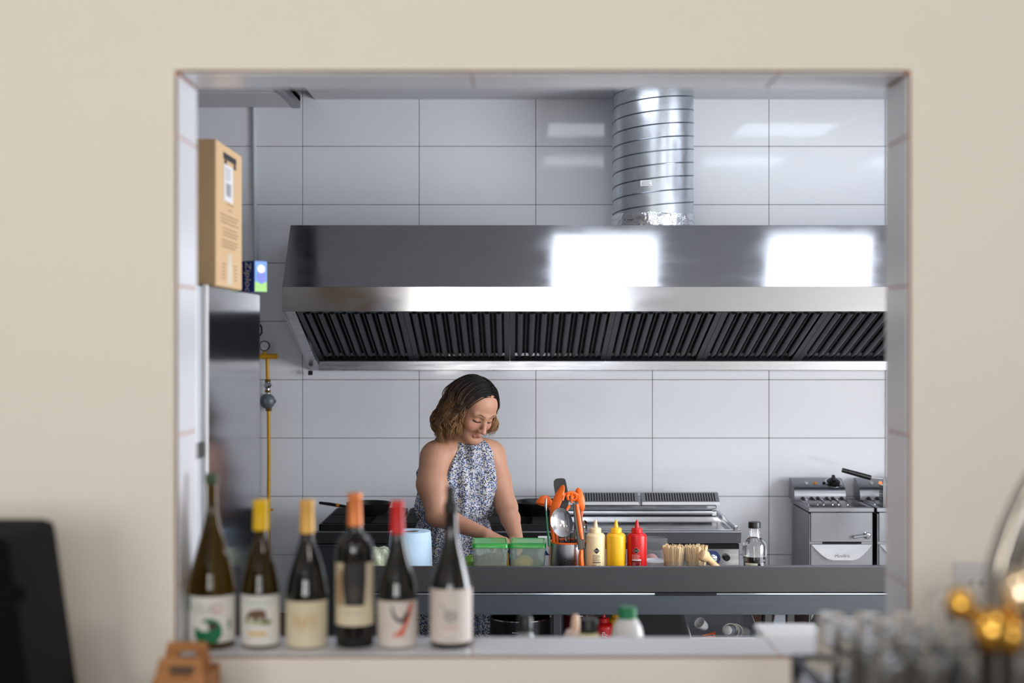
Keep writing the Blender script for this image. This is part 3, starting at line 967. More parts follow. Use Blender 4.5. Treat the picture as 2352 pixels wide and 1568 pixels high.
side_decal('shipping_label', flat_rect(-0.062, 0.062, -0.07, 0.07), M_white_pl, 0.16, 0.40, 0.0008)
bc = MB()
for k in range(16):
    bc.merge(flat_rect(-0.035 + k * 0.0045, -0.035 + k * 0.0045 + rnd.choice((0.0015, 0.0025, 0.0032)), -0.05, 0.0))
for k in range(4):
    bc.merge(flat_rect(-0.045, 0.02 + 0.008 * (k % 2), 0.015 + k * 0.012, 0.018 + k * 0.012))
side_decal('barcode', bc, M_grey_ink, 0.16, 0.40, 0.0018)
pr = MB()
pr.merge(flat_rect(-0.09, 0.09, 0.488, 0.512)).merge(flat_rect(-0.075, -0.045, 0.47, 0.486)).merge(flat_rect(0.055, 0.085, 0.468, 0.486))
side_decal('printed_marks', pr, M_ink, 0.18, 0.0)
pr = MB()
for k, (a, b, z) in enumerate(((-0.04, 0.05, 0.318), (-0.03, 0.03, 0.296), (-0.13, 0.12, 0.272), (-0.13, 0.10, 0.258), (-0.13, 0.13, 0.244), (-0.1, 0.1, 0.222), (-0.1, 0.12, 0.208), (-0.09, 0.1, 0.196),
                               (-0.11, 0.11, 0.176), (-0.11, 0.11, 0.164), (-0.11, 0.08, 0.152))):
    pr.merge(flat_rect(a, b, z, z + 0.004))
for k in range(5):
    pr.merge(flat_rect(-0.11, -0.06, 0.03 + k * 0.014, 0.034 + k * 0.014)).merge(flat_rect(0.06, 0.1, 0.03 + k * 0.014, 0.034 + k * 0.014))
side_decal('printed_text', pr, P('brown_print', (150, 122, 92), 0.8), 0.18, 0.0)

zc = W(587, 660, 4.28)
zb = thing('bag_carton', 'small blue and green carton of plastic bags on the fridge beside the cardboard box', 'box', (zc.x - 0.004, 4.28, FRZ + 0.0005), math.radians(-38))
M_blue = P('deep_blue_print', (20, 42, 128), 0.4)
M_lblue = P('light_blue_print', (92, 150, 224), 0.4)
M_lime = P('lime_print', (150, 208, 96), 0.4)
part('carton', MB().box(-0.06, 0.0, 0.0, 0.052, 0, 0.094, 0.001), M_blue, zb, smooth=False)
zt = text_mb('Ziploc', 0.036, 1.0, 0.15)
decal('lettering', MB().merge(zt, Matrix.Translation((-0.028, -0.0008, 0.046)) @ Matrix.Rotation(PI / 2, 4, 'Y')), M_white_pl, zb)
fa = MB().merge(flat_rect(0.002, 0.05, 0.03, 0.093), Matrix.Translation((0.0006, 0, 0)) @ Rz90)
decal('printed_front', fa, M_lblue, zb)
decal('printed_base', MB().merge(flat_rect(0.002, 0.05, 0.001, 0.03), Matrix.Translation((0.0006, 0, 0)) @ Rz90), M_lime, zb)
decal('printed_disc', MB().merge(flat_poly(ellipse(0.028, 0.045, 0.018, 0.02)), Matrix.Translation((0.0012, 0, 0)) @ Rz90), P('violet_print', (96, 110, 208), 0.4), zb)
decal('printed_mark', MB().merge(flat_poly(ellipse(0.026, 0.07, 0.016, 0.013)), Matrix.Translation((0.0016, 0, 0)) @ Rz90), M_white_pl, zb)

# ================================================================== things on the prep table
TT = TTOP + 0.0008


def tpos(u, D):
    return ((u - 1176) / FPX * D, D, TT)


# --- squeeze bottles
M_cream_b = P('cream_squeeze_plastic', (236, 218, 172), 0.35, var=0.03)
M_yel_b = P('yellow_squeeze_plastic', (246, 188, 28), 0.32, var=0.03)
M_red_b = P('red_squeeze_plastic', (200, 18, 20), 0.3, var=0.03)
M_dred = P('dark_red_print', (120, 14, 20), 0.4)


def squeeze(u, mat, label, D=5.40, print_=None, R=0.0375, sc=1.0, base=None, name='squeeze_bottle', group='squeeze bottles on the prep table'):
    t = thing(name, label, 'bottle', base or tpos(u, D), 0, group)
    s = sc
    bo = part('bottle', MB().lathe([(0, 0), (R * .93, 0), (R, 0.006 * s), (R, 0.175 * s), (R * .97, 0.184 * s), (R * .8, 0.191 * s), (R * .52, 0.194 * s), (R * .52, 0.196 * s), (0, 0.196 * s)], seg=36), mat, t)
    cap = [(R * .57, 0.1945 * s), (R * .57, 0.209 * s), (R * .5, 0.212 * s), (R * .23, 0.213 * s), (R * .2, 0.222 * s), (R * .12, 0.239 * s), (R * .1, 0.242 * s), (0, 0.242 * s)]
    part('nozzle_cap', MB().lathe(cap, seg=24), mat, t)
    return t, bo


s1, b1 = squeeze(1368, M_cream_b, 'cream squeeze bottle with black diamond print on the prep table')
s2, b2 = squeeze(1415, M_yel_b, 'plain yellow squeeze bottle standing between the cream and red ones')
s3, b3 = squeeze(1463, M_red_b, 'red squeeze bottle with black diamond print on the prep table')
R_ = 0.0375


def diamond(cx, cz, r):
    return flat_poly([(cx - r, cz), (cx, cz - r), (cx + r, cz), (cx, cz + r)])


def small_text(x0, z0, n, w, dz, h=0.0016, seed=1):
    r = random.Random(seed)
    m = MB()
    for k in range(n):
        x = x0
        while x < x0 + w * (1 if k % 3 else 0.8):
            l = r.uniform(0.003, 0.008)
            m.merge(flat_rect(x, min(x + l, x0 + w), z0 - k * dz, z0 - k * dz + h))
            x += l + 0.0012
    return m


decal('diamond_mark', wrap(diamond(0.002, 0.130, 0.0118), R_), M_ink, b1)
decal('diamond_text', wrap(flat_rect(-0.006, 0.010, 0.1288, 0.1312), R_, 0.0011), P('pale_print', (170, 165, 150), 0.5), b1)
decal('small_print', wrap(small_text(-0.013, 0.112, 7, 0.028, 0.0036), R_, cuts=0), P('brown_ink', (92, 76, 66), 0.6), b1)
decal('ruled_box', wrap(flat_rect(-0.013, 0.017, 0.084, 0.0875), R_), M_ink, b1)
decal('small_print', wrap(small_text(-0.013, 0.076, 9, 0.013, 0.0042, seed=4).merge(small_text(0.013, 0.076, 9, 0.004, 0.0042, seed=5)), R_, cuts=0), M_ink, b1)
decal('small_print', wrap(small_text(0.036, 0.112, 9, 0.012, 0.0036, seed=6).merge(flat_rect(0.035, 0.05, 0.079, 0.082)).merge(small_text(0.036, 0.07, 9, 0.012, 0.0042, seed=9)), R_, cuts=0), M_ink, b2)
decal('diamond_edge', wrap(diamond(-0.006, 0.130, 0.0132), R_), P('pale_line', (215, 160, 150), 0.5), b3)
decal('diamond_mark', wrap(diamond(-0.006, 0.130, 0.0118), R_, 0.001), M_ink, b3)
decal('diamond_text', wrap(flat_rect(-0.013, 0.001, 0.1288, 0.1312), R_, 0.0014), P('pale_print', (170, 165, 150), 0.5), b3)
decal('small_print', wrap(small_text(-0.022, 0.114, 6, 0.03, 0.0036, seed=2), R_, cuts=0), P('rose_print', (232, 168, 160), 0.5), b3)
decal('dark_box', wrap(flat_rect(-0.022, 0.0125, 0.02, 0.094), R_), M_dred, b3)
decal('white_bar', wrap(flat_rect(-0.022, 0.0125, 0.093, 0.0975), R_, 0.0012), M_white_pl, b3)
decal('small_print', wrap(small_text(-0.02, 0.084, 9, 0.012, 0.0044, seed=3).merge(small_text(0.007, 0.084, 9, 0.004, 0.0044, seed=8)), R_, 0.0012, cuts=0), P('rose_print', (232, 168, 160), 0.5), b3)
decal('date_stamp', wrap(small_text(0.006, 0.153, 2, 0.007, 0.003, seed=12), R_, cuts=0), M_dred, b3)

# --- paper roll
M_paper = P('pale_blue_paper', (196, 222, 244), 0.9, var=0.03, vscale=60, bump=0.15, bscale=200)
ro = thing('paper_roll', 'large pale blue paper towel roll standing on the prep table', 'paper roll', tpos(942, 5.5))
RH = CZ - (1219 - 784) / FPX * 5.5 - TT
part('paper', MB().lathe([(0.036, 0.002), (0.087, 0.0), (0.0875, 0.02), (0.0845, RH * .55), (0.0842, RH * .555), (0.083, RH * .8), (0.079, RH), (0.034, RH), (0.036, 0.002)], seg=44), M_paper, ro)
part('core', MB().lathe([(0.0335, 0.003), (0.0335, RH - 0.004), (0.0315, RH - 0.004), (0.0315, 0.003), (0.0335, 0.003)], seg=28), P('brown_core', (150, 108, 86), 0.9), ro)

# --- wrapped lettuce
r9 = random.Random(9)
lt = MB()
lt.ball((0, 0, 0), 1.0, 30, 20)
M_lett = P('wrapped_lettuce', (220, 224, 206), 0.2, var=0.1, vscale=45, bump=1.0, bscale=60, coat=1.0, col2=(130, 150, 100))
lv = []
for p in lt.v:
    k = 1 + 0.05 * math.sin(9 * p[0] + 5 * p[2]) + 0.04 * math.sin(13 * p[1] - 7 * p[2]) + r9.uniform(-0.025, 0.025)
    lv.append((p[0] * 0.066 * k, p[1] * 0.066 * k, 0.072 + p[2] * 0.07 * (k if p[2] > -0.7 else 1)))
lt.v = lv
le = thing('lettuce', 'round lettuce wrapped in clear film beside the pale blue paper roll', 'lettuce', tpos(871, 5.38))
part('head', lt, M_lett, le, ang=80)

# --- lidded plastic containers
M_tub = P('frosted_plastic', (236, 246, 238), 0.12, trans=0.84, ior=1.06, var=0.02)
M_lid = P('green_lid', (46, 160, 62), 0.28, var=0.06, coat=0.3)
M_lid2 = P('green_lid_window', (98, 190, 104), 0.3, var=0.04)
M_herb = P('brown_dried_herbs', (150, 118, 48), 0.9, var=0.3, vscale=70, col2=(76, 50, 20))
M_lemon = P('yellow_food', (246, 200, 84), 0.5, var=0.06)


def tub(u0, u1, label, D=5.39, rz=0.0):
    x0, x1 = (u0 - 1176) / FPX * D, (u1 - 1176) / FPX * D
    w = (x1 - x0) / 2
    dp = 0.085
    t = thing('food_container', label, 'container', ((x0 + x1) / 2, D + dp, TT), rz, 'green lidded containers')
    h = 0.131
    wb_ = w * 0.86
    q = 0.016

    def ring(wx, wy, z, cr):
        out = []
        for sx, sy, a0 in ((1, 1, 0), (-1, 1, 90), (-1, -1, 180), (1, -1, 270)):
            for k in range(5):
                a = math.radians(a0 + k * 22.5)
                out.append((sx * (wx - cr) + cr * math.cos(a), sy * (wy - cr) + cr * math.sin(a), z))
        return out

    def loft(rings, close=True):
        m = MB()
        n = len(rings[0])
        vs = [p for r in rings for p in r]
        fs = []
        for j in range(len(rings) - 1):
            for i in range(n):
                k = (i + 1) % n
                fs.append((j * n + i, j * n + k, (j + 1) * n + k, (j + 1) * n + i))
        fs.append(tuple(reversed(range(n))))
        fs.append(tuple((len(rings) - 1) * n + i for i in range(n)))
        return m.add(vs, fs)
    th = 0.0022
    body = loft([ring(wb_, dp * .86, 0, q), ring(w * .965, dp * .96, h, q), ring(w * .99, dp * .985, h + 0.001, q), ring(w * .99, dp * .985, h + 0.004, q),
                 ring(w * .965 - th, dp * .96 - th, h + 0.004, q - th), ring(wb_ - th, dp * .86 - th, 0.003, q - th)])
    part('tub', body, M_tub, t)
    lid = loft([ring(w, dp, h + 0.0045, q), ring(w, dp, h + 0.012, q), ring(w * .97, dp * .96, h + 0.021, q), ring(w * .9, dp * .88, h + 0.0225, q * .7), ring(w * .87, dp * .85, h + 0.019, q * .7)])
    li = part('lid', lid, M_lid, t)
    part('lid_window', loft([ring(w * .84, dp * .82, h + 0.0195, q * .6), ring(w * .83, dp * .8, h + 0.021, q * .6)]), M_lid2, li)
    part('clip', MB().tube([(w * .66, -dp * 1.0, h + 0.003), (w * .74, -dp * 1.0, h - 0.006), (w * .9, -dp * 1.0, h - 0.006), (w * .96, -dp * .98, h + 0.003)], 0.003, 6), M_tub, t)
    return t, w, dp


c1, w1, d1 = tub(1082, 1167, 'green lidded clear container holding brown herbs', rz=0.03)
c2, w2, d2 = tub(1170, 1256, 'green lidded clear container holding yellow food', rz=-0.03)
hb = MB()
r10 = random.Random(10)
N1 = 22
hv = []
for j in range(13):
    for i in range(N1):
        a, b = i / (N1 - 1) * 2 - 1, j / 12 * 2 - 1
        z = 0.086 + 0.015 * math.sin(2.2 * a + 1.1) * math.cos(1.3 * b) + r10.uniform(-0.005, 0.007)
        hv.append((a * w1 * .84, b * d1 * .84, z))
hb.add(hv, [(j * N1 + i, j * N1 + i + 1, (j + 1) * N1 + i + 1, (j + 1) * N1 + i) for j in range(12) for i in range(N1 - 1)])
hb.box(-w1 * .8, w1 * .8, -d1 * .8, d1 * .8, 0.006, 0.076)
ho = part('herbs', hb, M_herb, c1, smooth=False)
ho['kind'] = 'stuff'
part('food', MB().ball((-0.016, -0.01, 0.066), (0.04, 0.045, 0.033), 22, 12), M_lemon, c2)
part('greens', MB().ball((0.036, 0.0, 0.05), (0.026, 0.05, 0.035), 16, 10), P('pale_greens', (150, 186, 130), 0.6, var=0.2, vscale=60), c2)

# --- limes and packets behind the containers
M_lime_s = P('lime_skin', (112, 158, 46), 0.4, bump=0.2, bscale=150)
for i, (u, v, D, r) in enumerate(((1083, 1270, 5.62, 0.03), (1080, 1284, 5.68, 0.031))):
    p = tpos(u, D)
    t = thing('lime', ('green lime lying against the herb container', 'green lime partly behind another lime beside the herb container')[i], 'lime', (p[0], p[1], TT), 0, 'limes')
    part('fruit', MB().lathe([(0, 0), (0.014, 0.003), (0.026, 0.012), (r, 0.032), (0.025, 0.053), (0.012, 0.064), (0.005, 0.068), (0, 0.0695)], seg=20), M_lime_s, t)
    part('stem_end', MB().lathe([(0.004, 0.066), (0.004, 0.071), (0, 0.0712)], seg=8), P('stem_brown', (120, 110, 50), 0.8), t)
p = tpos(1169, 5.60)
pk = thing('juice_carton', 'small blue and yellow carton behind the gap between the green lidded containers', 'carton', p, 0.12)
part('carton', MB().box(-0.03, 0.03, 0, 0.04, 0, 0.118, 0.002), P('navy_print', (34, 48, 104), 0.4), pk, smooth=False)
decal('print', flat_poly([(-0.02, 0.02), (0.002, 0.005), (-0.002, 0.09), (-0.024, 0.07)]), P('yellow_print', (246, 190, 40), 0.4), pk, loc=(0, -0.0008, 0))
decal('print', flat_poly(ellipse(0.014, 0.078, 0.012, 0.022)), P('sky_print', (170, 200, 230), 0.4), pk, loc=(0, -0.0008, 0))
decal('print', flat_poly([(0.0, 0.02), (0.028, 0.02), (0.028, 0.055), (0.008, 0.06)]), P('orange_print', (240, 140, 30), 0.4), pk, loc=(0, -0.0008, 0))
p = tpos(1251, 5.6)
pk2 = thing('milk_carton', 'white carton with blue mark behind the container of yellow food', 'carton', p, 0.0)
part('carton', MB().box(-0.026, 0.022, 0, 0.045, 0, 0.148, 0.002), P('white_carton', (228, 230, 236), 0.45), pk2, smooth=False)
decal('print', flat_poly([(0.002, 0.078), (0.022, 0.078), (0.012, 0.086), (0.004, 0.102)]), M_blue, pk2, loc=(0, -0.0008, 0))
decal('print', flat_rect(0.0185, 0.0218, 0.0, 0.146), P('orange_print', (240, 140, 30), 0.4), pk2, loc=(0, -0.0008, 0))

# --- utensil holder and utensils
UD = 5.42
uc = tpos(1304, UD)
uh = thing('utensil_holder', 'steel utensil holder with orange rim full of kitchen tools', 'holder', uc)
UR = 0.0665
UHH = CZ - (1247 - 784) / FPX * (UD - UR) - TT
part('cup', MB().lathe([(0, 0), (UR - .002, 0), (UR, 0.003), (UR, UHH - 0.006), (UR - 0.0015, UHH - 0.006), (UR - 0.0015, 0.003), (0, 0.003)], seg=44), P('polished_cup_steel', (200, 200, 202), 0.28, metal=1.0), uh)
M_or = P('orange_silicone', (248, 108, 28), 0.38, var=0.04)
part('rim', MB().tube([((UR) * math.cos(2 * PI * i / 40), (UR) * math.sin(2 * PI * i / 40), UHH - 0.003) for i in range(40)], 0.0032, 8, closed=True), M_or, uh)
sq = flat_rect(-0.013, -0.004, -0.006, 0.006)
decal('logo_square', MB().merge(wrap(sq, UR), Matrix.Translation((0, 0, 0.094))), M_ink, uh)
tt = text_mb('K', 0.009)
decal('logo_letter', MB().merge(wrap(MB().merge(tt, Matrix.Translation((-0.0085, 0, 0))), UR, 0.0012, 0), Matrix.Translation((0, 0, 0.094))), M_steel, uh)
tt = text_mb('efficient', 0.0105)
decal('logo_text', MB().merge(wrap(MB().merge(tt, Matrix.Translation((0.0155, 0, 0))), UR, 0.0008, 0), Matrix.Translation((0, 0, 0.094))), M_ink, uh)


def upt(u, v, D=UD):
    return W(u, v, D)


def utensil(name, label, loc=(0, 0, 0)):
    return thing(name, label, 'utensil', loc, 0, 'tools in the steel holder')


def in_cup(u, dy=0.0):
    """a point on the floor of the holder"""
    return Vector(((u - 1176) / FPX * UD, UD + dy, TT + 0.006))


def blade(outline, D0, D1, thick=0.005, n=None):
    """solid slab traced by an outline given in pixels; depth runs from D0 (low) to D1 (high)"""
    vs_ = [v for u, v in outline]
    lo, hi = max(vs_), min(vs_)
    fr_, bk_ = [], []
    for u, v in outline:
        D = D0 + (D1 - D0) * (lo - v) / (lo - hi)
        p = W(u, v, D)
        fr_.append((p.x, p.y - thick / 2, p.z))
        bk_.append((p.x, p.y + thick / 2, p.z))
    k = len(fr_)
    return MB().add(fr_ + bk_, [tuple(range(k)), tuple(reversed(range(k, 2 * k)))] + [(i, (i + 1) % k, k + (i + 1) % k, k + i) for i in range(k)])


def spoon_bowl(c, ax_long, ax_wide, L, Wd, depth, n=20, m=7, thick=0.0025):
    """dished oval bowl: outer and inner shells"""
    c = Vector(c)
    al = Vector(ax_long).normalized()
    aw = Vector(ax_wide)
    aw = (aw - al * aw.dot(al)).normalized()
    nz_ = al.cross(aw)
    mb = MB()
    rings = []
    for shell in (0, 1):
        for j in range(m + 1):
            r = j / m
            for i in range(n):
                a = 2 * PI * i / n
                d = -depth * (1 - r * r) + (thick if shell == 0 else 0.0)
                rings.append(c + al * (L * r * math.cos(a)) + aw * (Wd * r * math.sin(a)) + nz_ * d)
    fs = []
    base = (m + 1) * n
    for s in (0, 1):
        for j in range(m):
            for i in range(n):
                k = (i + 1) % n
                fs.append((s * base + j * n + i, s * base + j * n + k, s * base + (j + 1) * n + k, s * base + (j + 1) * n + i))
    for i in range(n):
        k = (i + 1) % n
        fs.append((m * n + i, m * n + k, base + m * n + k, base + m * n + i))
    return mb.add(rings, fs)


# black spatula
t = utensil('spatula', 'black flexible spatula, the tallest tool in the steel holder')
ol = [(1277, 1150), (1271.5, 1112), (1272, 1104), (1277, 1099), (1284, 1098), (1294, 1098), (1298, 1100), (1300, 1106), (1304, 1128), (1306, 1150), (1303, 1168), (1296, 1178), (1288, 1176)]
part('blade', blade(ol, UD + 0.035, UD + 0.055), M_black_pl, t)
part('handle', MB().tube([W(1293, 1172, UD + 0.04), W(1297, 1200, UD + 0.03), in_cup(1310, 0.0)], [0.006, 0.0065, 0.0065], 8), M_black_pl, t)
# orange ladle pointing left
t = utensil('ladle', 'orange ladle with its bowl hanging out over the containers')
lc_ = W(1250, 1158, UD + 0.04)
lb = MB()
prof = [(0.0, -0.036), (0.013, -0.033), (0.025, -0.022), (0.032, -0.006), (0.0335, 0.003), (0.031, 0.003), (0.029, -0.006), (0.022, -0.02), (0.011, -0.03), (0, -0.033)]
lb.lathe(prof, seg=28)
lb.xform(Matrix.Translation(lc_) @ Matrix.Rotation(math.radians(195), 4, 'Y') @ Matrix.Rotation(0.25, 4, 'X'))
part('bowl', lb, M_or, t)
part('handle', MB().tube([W(1262, 1166, UD + 0.045), W(1272, 1180, UD + 0.045), in_cup(1290, 0.01)], [0.006, 0.006, 0.0055], 8), M_or, t)
# orange slotted spoon seen edge-on
t = utensil('slotted_spoon', 'orange slotted spoon turned edge-on, beside the black spatula')
a_, b_2 = W(1293, 1113, UD + 0.005), W(1265, 1190, UD - 0.015)
cc = (a_ + b_2) / 2
part('bowl', spoon_bowl(cc, a_ - b_2, Vector((0.55, -0.8, 0.1)), (a_ - b_2).length / 2, 0.026, 0.016, 22, 7, 0.004), M_or, t)
part('handle', MB().tube([b_2 + Vector((0.001, 0, 0.008)), W(1268, 1215, UD - 0.012), in_cup(1287, -0.015)], [0.0055, 0.006, 0.006], 8), M_or, t)
# orange pasta server
t = utensil('pasta_server', 'orange pasta server with curled teeth above the tongs')
sc_ = W(1312, 1160, UD + 0.01)
sv = MB().tube([W(1296, 1137, UD), W(1304, 1132, UD - 0.005), W(1314, 1131, UD + 0.0), W(1323, 1137, UD + 0.01), W(1327, 1150, UD + 0.02), W(1326, 1162, UD + 0.02), W(1320, 1172, UD + 0.02)], [0.006, 0.009, 0.012, 0.014, 0.013, 0.01, 0.007], 10, flat=0.6)
part('head', sv, M_or, t)
for (u, v, du, dv) in ((1294, 1140, -2, 9), (1303, 1140, 2, 8), (1312, 1146, 1, 9), (1303, 1168, -2, 6)):
    part('tooth', MB().tube([W(u + 4, v - 6, UD - 0.002), W(u, v, UD - 0.02), W(u + du, v + dv, UD - 0.024)], [0.006, 0.0055, 0.004], 8), M_or, t)
part('handle', MB().tube([W(1321, 1170, UD + 0.02), W(1322, 1200, UD + 0.02), in_cup(1318, 0.02)], 0.0058, 8), M_steel, t)
# orange spoon
t = utensil('mixing_spoon', 'orange spoon with a hollow bowl upright next to the pasta server')
a_, b_2 = W(1327, 1120, UD + 0.055), W(1336, 1176, UD + 0.045)
part('bowl', spoon_bowl((a_ + b_2) / 2, a_ - b_2, Vector((1, -0.35, 0.1)), (a_ - b_2).length / 2, 0.019, 0.014, 22, 7, 0.004), M_or, t)
part('handle', MB().tube([b_2 + Vector((0, 0.004, 0.006)), W(1335, 1192, UD + 0.045), W(1334, 1200, UD + 0.045), in_cup(1322, 0.035)], [0.006, 0.005, 0.0045, 0.0045], 8), M_or, t)
# steel serving spoon facing out
t = utensil('serving_spoon', 'large shiny steel serving spoon facing out over the orange rim')
a_, b_2 = W(1284, 1166, UD - 0.035), W(1297, 1233, UD - 0.05)
M_spoon = P('mirror_spoon_steel', (205, 205, 208), 0.12, metal=1.0)
part('bowl', spoon_bowl((a_ + b_2) / 2, a_ - b_2, Vector((-1, 0.0, 0)), (a_ - b_2).length / 2, 0.041, 0.014, 30, 9, 0.0015), M_spoon, t)
part('handle', MB().tube([b_2 + Vector((0, 0.002, 0.003)), W(1300, 1243, UD - 0.045), in_cup(1303, -0.03)], [0.006, 0.005, 0.005], 8, flat=0.5), M_spoon, t)
# tongs hooked over the rim
t = utensil('tongs', 'steel tongs with orange grips hooked over the rim of the holder')
M_arm = P('tong_steel', (88, 84, 80), 0.35, metal=0.9)
y_o = UD - UR - 0.012
part('arm', MB().tube([W(1320, 1154, y_o + 0.02), W(1322, 1180, y_o + 0.012), W(1328, 1225, y_o + 0.004), W(1333, 1262, y_o)], [0.0065, 0.0075, 0.008, 0.0085], 8, flat=0.5, up=(0, 1, 0)), M_arm, t)
part('arm', MB().tube([W(1323, 1152, y_o + 0.03), W(1331, 1180, y_o + 0.03), W(1338, 1220, y_o + 0.02), W(1337, 1258, y_o + 0.008)], [0.006, 0.0075, 0.008, 0.0085], 8, flat=0.5, up=(0, 1, 0)), M_arm, t)
part('grip', MB().tube([W(1325, 1158, y_o + 0.012), W(1329, 1185, y_o + 0.008), W(1334, 1222, y_o + 0.004), W(1337, 1238, y_o + 0.001)], [0.006, 0.0082, 0.009, 0.006], 10), M_or, t)
part('grip', MB().tube([W(1335, 1262, y_o - 0.002), W(1334, 1278, y_o - 0.001), W(1335, 1296, y_o + 0.0), W(1335, 1320, y_o + 0.004), W(1336, 1338, y_o + 0.006)], [0.010, 0.0135, 0.0145, 0.015, 0.012], 12, flat=0.75), M_or, t)
part('ring', MB().tube([W(1318 + 6 * math.cos(2 * PI * i / 16), 1140 + 8 * math.sin(2 * PI * i / 16), y_o + 0.02) for i in range(16)], 0.0035, 6, closed=True), M_or, t)
part('rivet', MB().tube([W(1316, 1157, y_o + 0.012), W(1327, 1157, y_o + 0.03)], 0.0035, 8), M_steel, t)
# green whisk-like skewer hooked over the rim
t = utensil('basting_brush', 'thin green handled tool with a steel hook, leaning out of the holder')
part('handle', MB().tube([W(1254.5, 1172, UD - 0.03), W(1257, 1210, UD - 0.04), W(1261, 1246, UD - 0.06), W(1261, 1254, UD - 0.066)], [0.003, 0.0035, 0.0055, 0.004], 8), P('green_enamel', (36, 108, 74), 0.3), t)
part('hook', MB().tube([W(1254.5, 1172, UD - 0.03), W(1253.5, 1158, UD - 0.028), W(1254.5, 1144, UD - 0.026)], [0.003, 0.0055, 0.003], 8), M_steel, t)
# steel handles standing in the cup
for k, (u, v, dy, lab) in enumerate(((1283, 1232, -0.02, 'plain steel fork handle under the serving spoon in the holder'), (1312, 1224, -0.01, 'dark whisk handle between serving spoon and tongs'), (1343, 1212, 0.03, 'small steel spoon standing behind the tongs'))):
    t = utensil(('fork', 'whisk', 'spoon')[k], lab)
    top = W(u, v, UD + dy)
    if k == 2:
        part('bowl', spoon_bowl(top + Vector((0, 0, 0.008)), (0, 0, 1), (-1, 0, 0), 0.022, 0.012, 0.006, 16, 5, 0.0012), M_spoon, t)
    part('handle', MB().tube([top, (top + in_cup(1300 + 4 * k, 0.01)) / 2, in_cup(1300 + 4 * k, 0.01)], [0.005, 0.004, 0.004], 8, flat=0.6), M_spoon if k != 1 else M_arm, t)

# --- clear packet, white lid, skewer cups, pestle, bottle
p = tpos(1503, 5.65)
pc_ = thing('plastic_packet', 'crumpled clear plastic packet beside the red squeeze bottle', 'packet', p)
vv = []
rp = random.Random(21)
for j in range(8):
    for i in range(24):
        a = 2 * PI * i / 24
        wx, wy = 0.052 * (0.9 + 0.1 * math.cos(2 * a)), 0.035
        vv.append((wx * math.copysign(abs(math.cos(a)) ** 0.5, math.cos(a)) * (1 - 0.05 * j / 7) + rp.uniform(-0.003, 0.003), wy * math.copysign(abs(math.sin(a)) ** 0.5, math.sin(a)) + rp.uniform(-0.003, 0.003), 0.142 * j / 7))
pm = MB().add(vv, [(j * 24 + i, j * 24 + (i + 1) % 24, (j + 1) * 24 + (i + 1) % 24, (j + 1) * 24 + i) for j in range(7) for i in range(24)] + [tuple(reversed(range(24)))])
part('bag', pm, P('clear_crinkled_plastic', (245, 245, 248), 0.1, trans=0.9, ior=1.1), pc_)
part('contents', MB().ball((-0.012, 0, 0.04), (0.03, 0.02, 0.038), 16, 10), P('pink_contents', (214, 150, 150), 0.5, var=0.2, vscale=60), pc_)
p = tpos(1506, 5.53)
wl = thing('deli_tub', 'small round white lidded tub by the skewers', 'tub', (p[0], p[1], TT))
part('lid', MB().lathe([(0, 0.052), (0.05, 0.052), (0.054, 0.055), (0.054, 0.067), (0.046, 0.071), (0.044, 0.066), (0, 0.065)], seg=32), P('translucent_white', (225, 226, 230), 0.3, trans=0.3), wl)
part('tub', MB().lathe([(0.038, 0), (0.05, 0.0515), (0.047, 0.0515), (0.036, 0.003), (0, 0.003), (0, 0), (0.038, 0)], seg=32), P('translucent_white', (225, 226, 230), 0.3), wl)
M_stick = P('pale_bamboo', (240, 220, 184), 0.7, var=0.12, vscale=40, col2=(214, 182, 134))
M_cupc = P('clear_cup', (250, 250, 250), 0.05, trans=0.95, ior=1.06, var=0.0)
for k, (u, sd) in enumerate(((1548, 31), (1599, 32))):
    p = tpos(u, 5.42)
    t = thing('skewer_cup', ('clear cup packed with pale bamboo skewers beside the white lidded tub', 'clear cup packed with pale bamboo skewers behind the wooden pestle')[k], 'skewers', p, 0, 'cups of skewers')
    rs = random.Random(sd)
    sm = MB()
    for i in range(210):
        a, q = rs.uniform(0, 2 * PI), math.sqrt(rs.uniform(0, 1))
        bx_, by_ = 0.027 * q * math.cos(a), 0.027 * q * math.sin(a)
        f_ = 1.62
        tz = rs.uniform(0.135, 0.145)
        ta = rs.uniform(0, PI)
        ct, st_ = math.cos(ta) * 0.0028, math.sin(ta) * 0.0028
        vs = []
        for (z, ff) in ((0.004, 1.0), (tz, f_)):
            for (dx, dy) in ((ct, st_), (-st_ * .5, ct * .5), (-ct, -st_), (st_ * .5, -ct * .5)):
                vs.append((bx_ * ff + dx, by_ * ff + dy, z))
        sm.add(vs, [(0, 1, 2, 3), (7, 6, 5, 4), (0, 4, 5, 1), (1, 5, 6, 2), (2, 6, 7, 3), (3, 7, 4, 0)])
    so = part('skewers', sm, M_stick, t, smooth=False)
    so['kind'] = 'stuff'
    part('cup', MB().lathe([(0, 0), (0.031, 0), (0.040, 0.085), (0.0385, 0.085), (0.0298, 0.0025), (0, 0.0025)], seg=32), M_cupc, t)
M_wood = P('pale_wood', (226, 194, 150), 0.6, var=0.12, vscale=10, stretch=(1, 1, 6), col2=(196, 156, 108))
p0, p1_, p2_, p3 = W(1612, 1274, 5.34), W(1622, 1279, 5.345), W(1640, 1297, 5.36), W(1655, 1312, 5.38)
t = thing('pestle', 'pale wooden pestle leaning with its round head up by the skewers', 'pestle', (0, 0, 0))
part('shaft', MB().tube([p1_, p2_, p3, W(1668, 1322, 5.40)], [0.0145, 0.0135, 0.0155, 0.012], 14), M_wood, t)
d_ = (p0 - p1_).normalized()
part('head', MB().tube([p0 + d_ * 0.008, p0 + d_ * 0.006, p0, p1_, p1_ - d_ * 0.01], [0.004, 0.017, 0.0225, 0.0215, 0.014], 18), M_wood, t)
